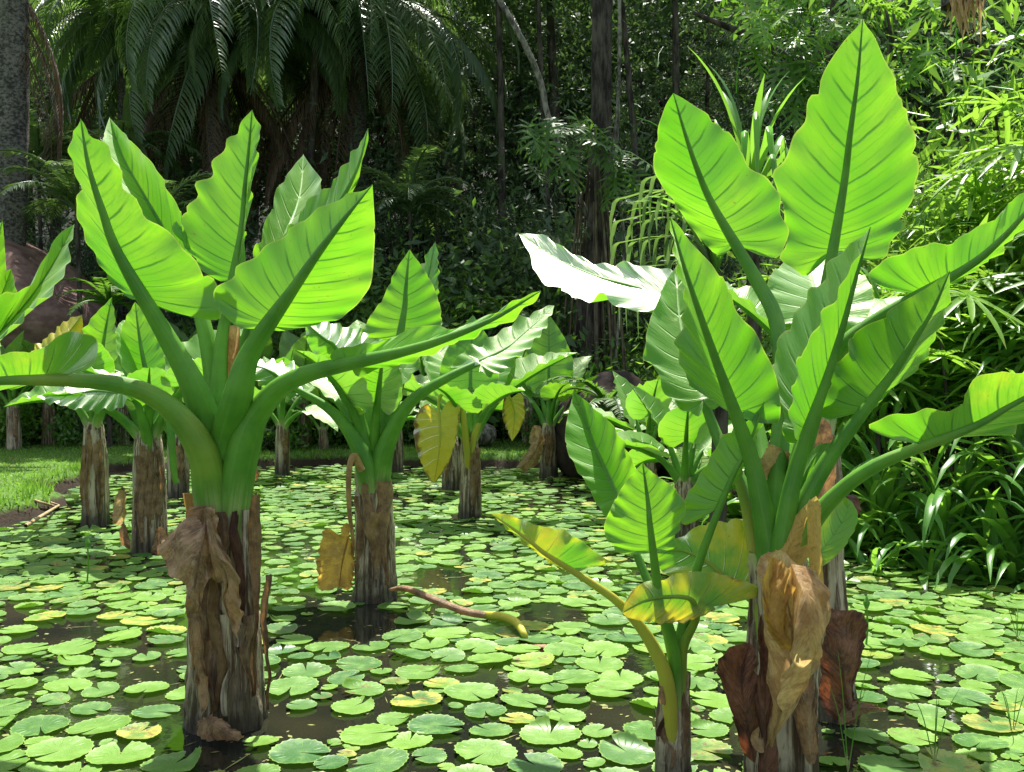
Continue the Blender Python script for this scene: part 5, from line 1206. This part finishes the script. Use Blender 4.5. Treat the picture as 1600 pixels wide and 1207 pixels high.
# understory palms (left) and ferns
for k, (px, py, d, lb) in enumerate([(120, 330, 19, 'dark feathery understory palm right of the left-edge trunk'), (250, 360, 20, 'dark feathery understory palm behind the back-left arum leaf'), (60, 260, 22, 'shaded understory palm high beside the left-edge trunk'), (190, 250, 22.5, 'shaded understory palm under the weeping fronds'),
                                     (640, 330, 22, 'small dark palm under the central weeping palm')]):
    p = W(px, py, d); z0 = tz(p.x, p.y); t = thing('understory_palm', lb, 'palm', (p.x, p.y, z0), 'small palms under the trees')
    tube('stem', [(p.x, p.y, z0 - .1), (p.x + .05, p.y, (p.z + z0) / 2), (p.x, p.y, p.z)], [.06, .05, .04], M['bark'], t, n=7, steps=8)
    for q in range(14):
        o = bpy.data.objects.new('frond', FRS[q % 2]); COL.objects.link(o); o.parent = t; o.location = (0, 0, p.z - z0); o.rotation_euler = (0, crg.uniform(-.5, .3), q * 2.4); s = crg.uniform(1.0, 1.6); o.scale = (s, s, s)
for k, (px, py, d, lb) in enumerate([(170, 480, 17.6, 'fern right of the boulder, above the left bank'), (215, 470, 18.5, 'fern behind the triangular leaf left of the big plant'), (750, 490, 20, 'fern with spread fronds behind the end of the long arching leaf'), (790, 505, 19.6, 'smaller fern right of the spread-frond fern'), (640, 520, 20.5, 'fern behind the middle plant'), (950, 640, 14, 'fern at the foot of the brown rock')]):
    p = W(px, py, d); z0 = min(p.z - .15, tz(p.x, p.y)); z0 = tz(p.x, p.y); t = thing('tree_fern', lb, 'fern', (p.x, p.y, z0), 'ferns on the far bank')
    tube('stem', [(p.x, p.y, z0 - .1), (p.x, p.y, (p.z + z0) / 2), (p.x, p.y, max(p.z, z0 + .2))], [.05, .05, .04], M['bark'], t, n=6, steps=6)
    for q in range(13):
        o = bpy.data.objects.new('frond', FRG[q % 2]); COL.objects.link(o); o.parent = t; o.location = (0, 0, max(p.z, z0 + .2) - z0); o.rotation_euler = (0, crg.uniform(-.3, .4), q * 2.4); s = crg.uniform(.8, 1.2); o.scale = (s, s, s)

# ------------------------------------------------------------------ rocks
def rock(label, p, s, mat, seed, rot=0.):
    import bmesh
    bm = bmesh.new(); bmesh.ops.create_icosphere(bm, subdivisions=5, radius=1)
    for v in bm.verts:
        q = v.co + Vector((seed, 0, 0)); v.co *= 1 + .28 * noise.noise(q * .8) + .08 * noise.noise(q * 2.5) + .02 * noise.noise(q * 9)
        v.co = Vector((v.co.x * s[0], v.co.y * s[1], v.co.z * s[2]))
    me = bpy.data.meshes.new('boulder'); bm.to_mesh(me); bm.free(); me.materials.append(M[mat]); me.polygons.foreach_set('use_smooth', np.ones(len(me.polygons), dtype=bool))
    o = bpy.data.objects.new('boulder', me); COL.objects.link(o); o.location = p; o.rotation_euler = (0, rot, 0); tag(o, label, 'rock'); return o
p = W(10, 480, 20); rock('large smooth red-brown boulder behind the left-edge leaves', p, (2.3, 2.0, 1.35), 'rock', 3, .42)
p = W(965, 590, 15.5); rock('dark brown boulder at the foot of the rooted trunk', (p.x - .1, p.y, .75), (.95, .9, .95), 'rockdark', 9)
p = W(745, 668, 18.2); rock('small pale grey stone on the far bank lawn', (p.x, p.y, .45), (.35, .3, .22), 'pale', 14)

# ------------------------------------------------------------------ rooted trunk with climber
x, y = W(925, 500, 19.5).xy; z0 = tz(x, y)
RT = thing('rooted_tree', 'tall tree wrapped in hanging aerial roots right of the centre', 'tree', (x, y, z0))
tube('trunk', [(x, y, z0 - .3), (x - .05, y, 2.5), (x + .15, y, 5), (x + .2, y, 9), (x + .3, y, 13)], [.40, .25, .19, .18, .15], M['bark'], RT, n=16, steps=36, ridges=5, ramp=.12)
tube('limb', [(x + .1, y, 4.2), W(862, 200, 19.6), W(845, 130, 19.6), W(820, 70, 19.5), W(775, -10, 19.5), W(740, -80, 19.5)], [.05, .055, .06, .06, .055, .05], M['pale'], RT, n=8, steps=24)
tube('limb', [(x + .2, y, 9), (x + .9, y - .3, 10.4), (x + 2.6, y - .5, 11.5)], [.12, .09, .05], M['bark'], RT, n=8, steps=12)
tube('limb', [(x + .15, y, 6), W(960, 250, 19.2), W(967, 120, 19.2), W(968, -20, 19.2)], [.035, .04, .04, .035], M['pale'], RT, n=8, steps=20)
rr_ = random.Random(4)
for k in range(30):
    a = rr_.uniform(0, 6.28); d = rr_.uniform(.32, .8); top = rr_.uniform(2.8, 6.0); xx, yy = x + math.cos(a) * d, y + math.sin(a) * d
    tube('aerial_root', [(x + math.cos(a) * .2, y + math.sin(a) * .2, top + .4), (x + math.cos(a) * d * .7, y + math.sin(a) * d * .7, top * .7), (xx, yy, 1.2), (xx + rr_.uniform(-.15, .15), yy, tz(xx, yy) - .05)], [.02, .025, .022, .03], M['root'], RT, n=6, steps=14, ridges=2, ramp=.1)
tube('creeper_stem', [W(962, 560, 19), W(975, 380, 19.1), W(958, 260, 19.1), W(966, 150, 19.1)], [.03, .03, .03, .02], M['pale'], RT, n=6, steps=18)
pts = blob_points(9000, 40, (4.2, 4.2, 2.6), 77, .26) + np.array([x + .5, y + 4.5, 13]); V, Fq, at = leaf_cloud(pts, None, .17, .35, 77)
link('crown', mk_mesh('crown', V, Fq, M['forest'], None, at, smooth=False), RT)
# other slim trunks in the shade
for k, (px, d, r, m, lb) in enumerate([(862, 24, .08, 'bark', 'slim dark tree left of the rooted trunk'), (787, 24, .10, 'bark', 'thin leaning dark tree in the shade at centre'), (1010, 24, .09, 'bark', 'dark tree between rooted trunk and pandanus'), (1060, 25, .12, 'bark', 'thick shaded tree left of the tall arum leaves'),
                                       (880, 26, .16, 'bark', 'broad shaded tree behind the rooted trunk'), (470, 24, .14, 'bark', 'grey trunk low behind the middle plant')]):
    x, y = W(px, 500, d).xy; z0 = tz(x, y); lean = rr_.uniform(-.6, .6); t = thing('slim_tree', lb, 'tree', (x, y, z0), 'slim shaded trees in the forest')
    tube('trunk', [(x, y, z0 - .3), (x + lean * .2, y, 3), (x + lean * .4, y, 6), (x + lean, y, 10), (x + lean * 1.3, y, 12)], [r * 1.3, r, r * .95, r * .7, r * .4], M[m], t, n=9, steps=22, ridges=3, ramp=.08)
    pts = blob_points(2200, 16, (1.8, 1.8, 1.4), 80 + k, .3) + np.array([x + lean * 1.3, y + .8, 12]); V, Fq, at = leaf_cloud(pts, None, .19, .4, 80 + k)
    link('crown', mk_mesh('crown', V, Fq, M['forest'], None, at, smooth=False), t)

def lobed_mesh(seed, mat, L=.6):
    rg = random.Random(seed); V = [(0, 0, 0)]; Fc = []; 
    n = 7
    for i in range(n):
        V.append((L * i / (n - 1), 0, .02 * math.sin(i)))
    for s in (-1, 1):
        for i in range(n):
            u = i / (n - 1); b0 = L * u; l = L * (.52 * math.sin(math.pi * (u * .8 + .15)) + .1); a = 1.9 - 1.45 * u
            tip = (b0 + math.cos(a) * l, s * math.sin(a) * l, -l * rg.uniform(.15, .5))
            k = len(V); hw = L * .045
            m_ = (b0 + math.cos(a) * l * .55, s * math.sin(a) * l * .55, -l * .08)
            ca, sa = math.cos(a + 1.57), math.sin(a + 1.57)
            V += [(b0 + ca * hw * .7, s * sa * hw * .7, 0), (b0 - ca * hw * .7, -s * sa * hw * .7, 0), (m_[0] + ca * hw, m_[1] + s * sa * hw, m_[2]), (m_[0] - ca * hw, m_[1] - s * sa * hw, m_[2]), tip]
            Fc += [(k, k + 1, k + 3, k + 2), (k + 2, k + 3, k + 4)]
    for i in range(n - 1):
        k = len(V); x0, x1 = L * i / (n - 1), L * (i + 1) / (n - 1); V += [(x0, -.03, 0), (x0, .03, 0), (x1, .03, 0), (x1, -.03, 0)]; Fc.append((k, k + 1, k + 2, k + 3))
    return mk_mesh('lobed_leaf', V, Fc, M[mat], None, np.full(len(V), rg.random()), smooth=False)
LB = [lobed_mesh(1, 'mid'), lobed_mesh(2, 'mid', .55), lobed_mesh(3, 'bright', .5), lobed_mesh(4, 'bright', .45)]
def climber(label, cen, R3, n, which, seed):
    t = thing('climbing_philodendron', label, 'climber', cen); rg = random.Random(seed)
    tube('stem', [(cen[0], cen[1] + .2, cen[2] - R3[2]), (cen[0] + .1, cen[1] + .2, cen[2]), (cen[0], cen[1] + .2, cen[2] + R3[2])], [.03, .03, .02], M['bark'], t, n=6, steps=8)
    for k in range(n):
        o = bpy.data.objects.new('lobed_leaf', LB[which + rg.randrange(2)]); COL.objects.link(o); o.parent = t
        o.location = (rg.uniform(-1, 1) * R3[0], rg.uniform(-1, .3) * R3[1], rg.uniform(-1, 1) * R3[2])
        o.rotation_euler = (rg.uniform(-.4, .4), rg.uniform(.3, 1.3), rg.uniform(-3.0, -.1)); s = rg.uniform(.8, 1.25); o.scale = (s, s, s)
        e = Vector(o.location); V, Fc, _ = tube_arrays(np.array([e * .3, e * .7 + Vector((0, 0, .06)), e]), [.01, .008, .006], 4)
        link('petiole', mk_mesh('petiole', V, Fc, M['strap']), o, False).matrix_parent_inverse = o.matrix_basis.inverted()
climber('philodendron with deeply cut leaves climbing the rooted trunk', W(885, 220, 18.6), (.75, .5, .5), 26, 0, 1)
climber('small philodendron right of the rooted trunk', W(970, 262, 18.8), (.25, .3, .5), 10, 0, 2)
climber('sunlit lobed-leaf climber at the top, left of the tallest arum leaf', W(1265, 45, 13.5), (.9, .6, .55), 36, 2, 3)
climber('lobed-leaf climber hanging lower behind the tallest arum leaf', W(1262, 130, 13.8), (.45, .4, .5), 18, 0, 4)
climber('lobed-leaf climber in the top right behind the tallest arum leaf', W(1390, 60, 13.5), (.7, .5, .5), 20, 2, 5)
# tree that carries those climbers
x, y = W(1330, 400, 14.6).xy; z0 = tz(x, y); t = thing('slim_tree', 'shaded tree carrying the sunlit climbers at upper right', 'tree', (x, y, z0))
tube('trunk', [(x, y, z0 - .3), (x - .1, y, 3), (x - .3, y, 5.5), (x, y, 9)], [.2, .16, .15, .1], M['bark'], t, n=10, steps=20, ridges=3, ramp=.08)
tube('limb', [(x - .3, y, 5.2), (x + .8, y - .2, 6.0), (x + 2.2, y - .3, 6.3)], [.09, .07, .03], M['bark'], t, n=7, steps=10)
tube('limb', [(x - .3, y, 5.6), (x - 1.2, y - .2, 6.3), (x - 2.4, y - .3, 6.8)], [.09, .07, .03], M['bark'], t, n=7, steps=10)
pts = blob_points(5000, 26, (2.6, 1.6, 1.2), 97, .3) + np.array([x, y + .4, 8.3]); V, Fq, at = leaf_cloud(pts, None, .15, .35, 97)
link('crown', mk_mesh('crown', V, Fq, M['mid'], None, at, smooth=False), t)
# dry thatch hanging at the top right
p = W(1502, -15, 8.2); t = thing('dry_palm_thatch', 'bundle of pale dry palm fibres hanging at the top right', 'dead leaves', p)
for k in range(26):
    a = rr_.uniform(0, 6.28); r_ = rr_.uniform(.02, .17); q = np.array(p) + [math.cos(a) * r_, math.sin(a) * r_, 0]
    P = np.array([q + [0, 0, .7], q + [0, 0, .3], q + [rr_.uniform(-.05, .05), 0, -.1], q + [rr_.uniform(-.1, .1), rr_.uniform(-.05, .05), -rr_.uniform(.25, .48)]])
    V, Fq = strap_arrays(P, rr_.uniform(.03, .07), across=(math.cos(a + 1.57), math.sin(a + 1.57), 0)); link('fibre_strip', mk_mesh('fibre_strip', V, Fq, M['tan'], np.zeros((len(V), 2)) + V[:, :2] * 3), t)
tube('palm_stem', [np.array(p) + [0, .1, -.1], np.array(p) + [0, .1, 1.0], np.array(p) + [.1, .1, 3]], [.12, .12, .1], M['palmbark'], t, n=10, steps=8)

# ------------------------------------------------------------------ bank details
for k, (a, b_, lb) in enumerate([((25, 768), (92, 790), 'upper dry cane lying down the left bank into the water'), ((30, 776), (88, 792), 'thin dry cane lying just below the upper one on the left bank'), ((40, 822), (92, 790), 'dry cane leaning from the water up to the left bank')]):
    o = tube('dry_cane', [G(a[0], a[1], .16), G((a[0] + b_[0]) / 2, (a[1] + b_[1]) / 2, .14), G(b_[0], b_[1], .04)], [.02, .018, .014], M['cane'], None, n=6, steps=6); tag(o, lb, 'cane', 'dry canes by the left bank')
# turf blades on the banks
rg = np.random.RandomState(8)
n = 90000; X = rg.uniform(-11, 6, n); Y = rg.uniform(8, 20, n)
sdv = pond_sd(X, Y); k = (sdv > -.05) & (sdv < 3.2) & (X < 2.4); X, Y = X[k], Y[k]; Z_ = terr(X, Y); k = Z_ > .08; X, Y, Z_ = X[k], Y[k], Z_[k]; n = len(X)
h = rg.uniform(.02, .05, n) * (1 + 1.6 * (pond_sd(X, Y) < .3)); a = rg.rand(n) * 6.28; wv = .012; dx, dy = rg.randn(2, n) * .03
V = np.stack([np.stack([X + np.cos(a) * wv, Y + np.sin(a) * wv, Z_ - .01], 1), np.stack([X - np.cos(a) * wv, Y - np.sin(a) * wv, Z_ - .01], 1), np.stack([X + dx, Y + dy, Z_ + h], 1)], 1).reshape(-1, 3)
o = link('grass', mk_mesh('grass', V, np.arange(3 * n).reshape(n, 3), M['grass'], None, np.repeat(rg.rand(n), 3), smooth=False)); tag(o, 'short sunlit grass covering the pond banks', 'grass', kind='stuff')
# fine sedge stems in front at the lower right
for k, (px, py, hh, lb) in enumerate([(1325, 1207, .55, 'thin grass stem in front of the dark red dead leaf, lower right'), (1460, 1195, .35, 'thin seedling grass stem among the pads at lower right'), (1582, 1150, .3, 'thin forked grass stem near the right frame edge'), (1220, 1225, .3, 'short grass tuft at the foot of the tallest arum'), (1590, 1000, .25, 'small grass leaf at the right frame edge')]):
    g0 = G(px, py); t = thing('sedge_tuft', lb, 'grass stem', g0)
    for q in range(4):
        a = q * 1.7 + k; e = g0 + Vector((math.cos(a) * .10, math.sin(a) * .10, hh * rr_.uniform(.6, 1)))
        tube('blade', [g0, (g0 + e) / 2 + Vector((0, 0, .06)), e], [.0025, .002, .0006], M['pet'], t, n=4, steps=8)
print('objects', len(bpy.data.objects))
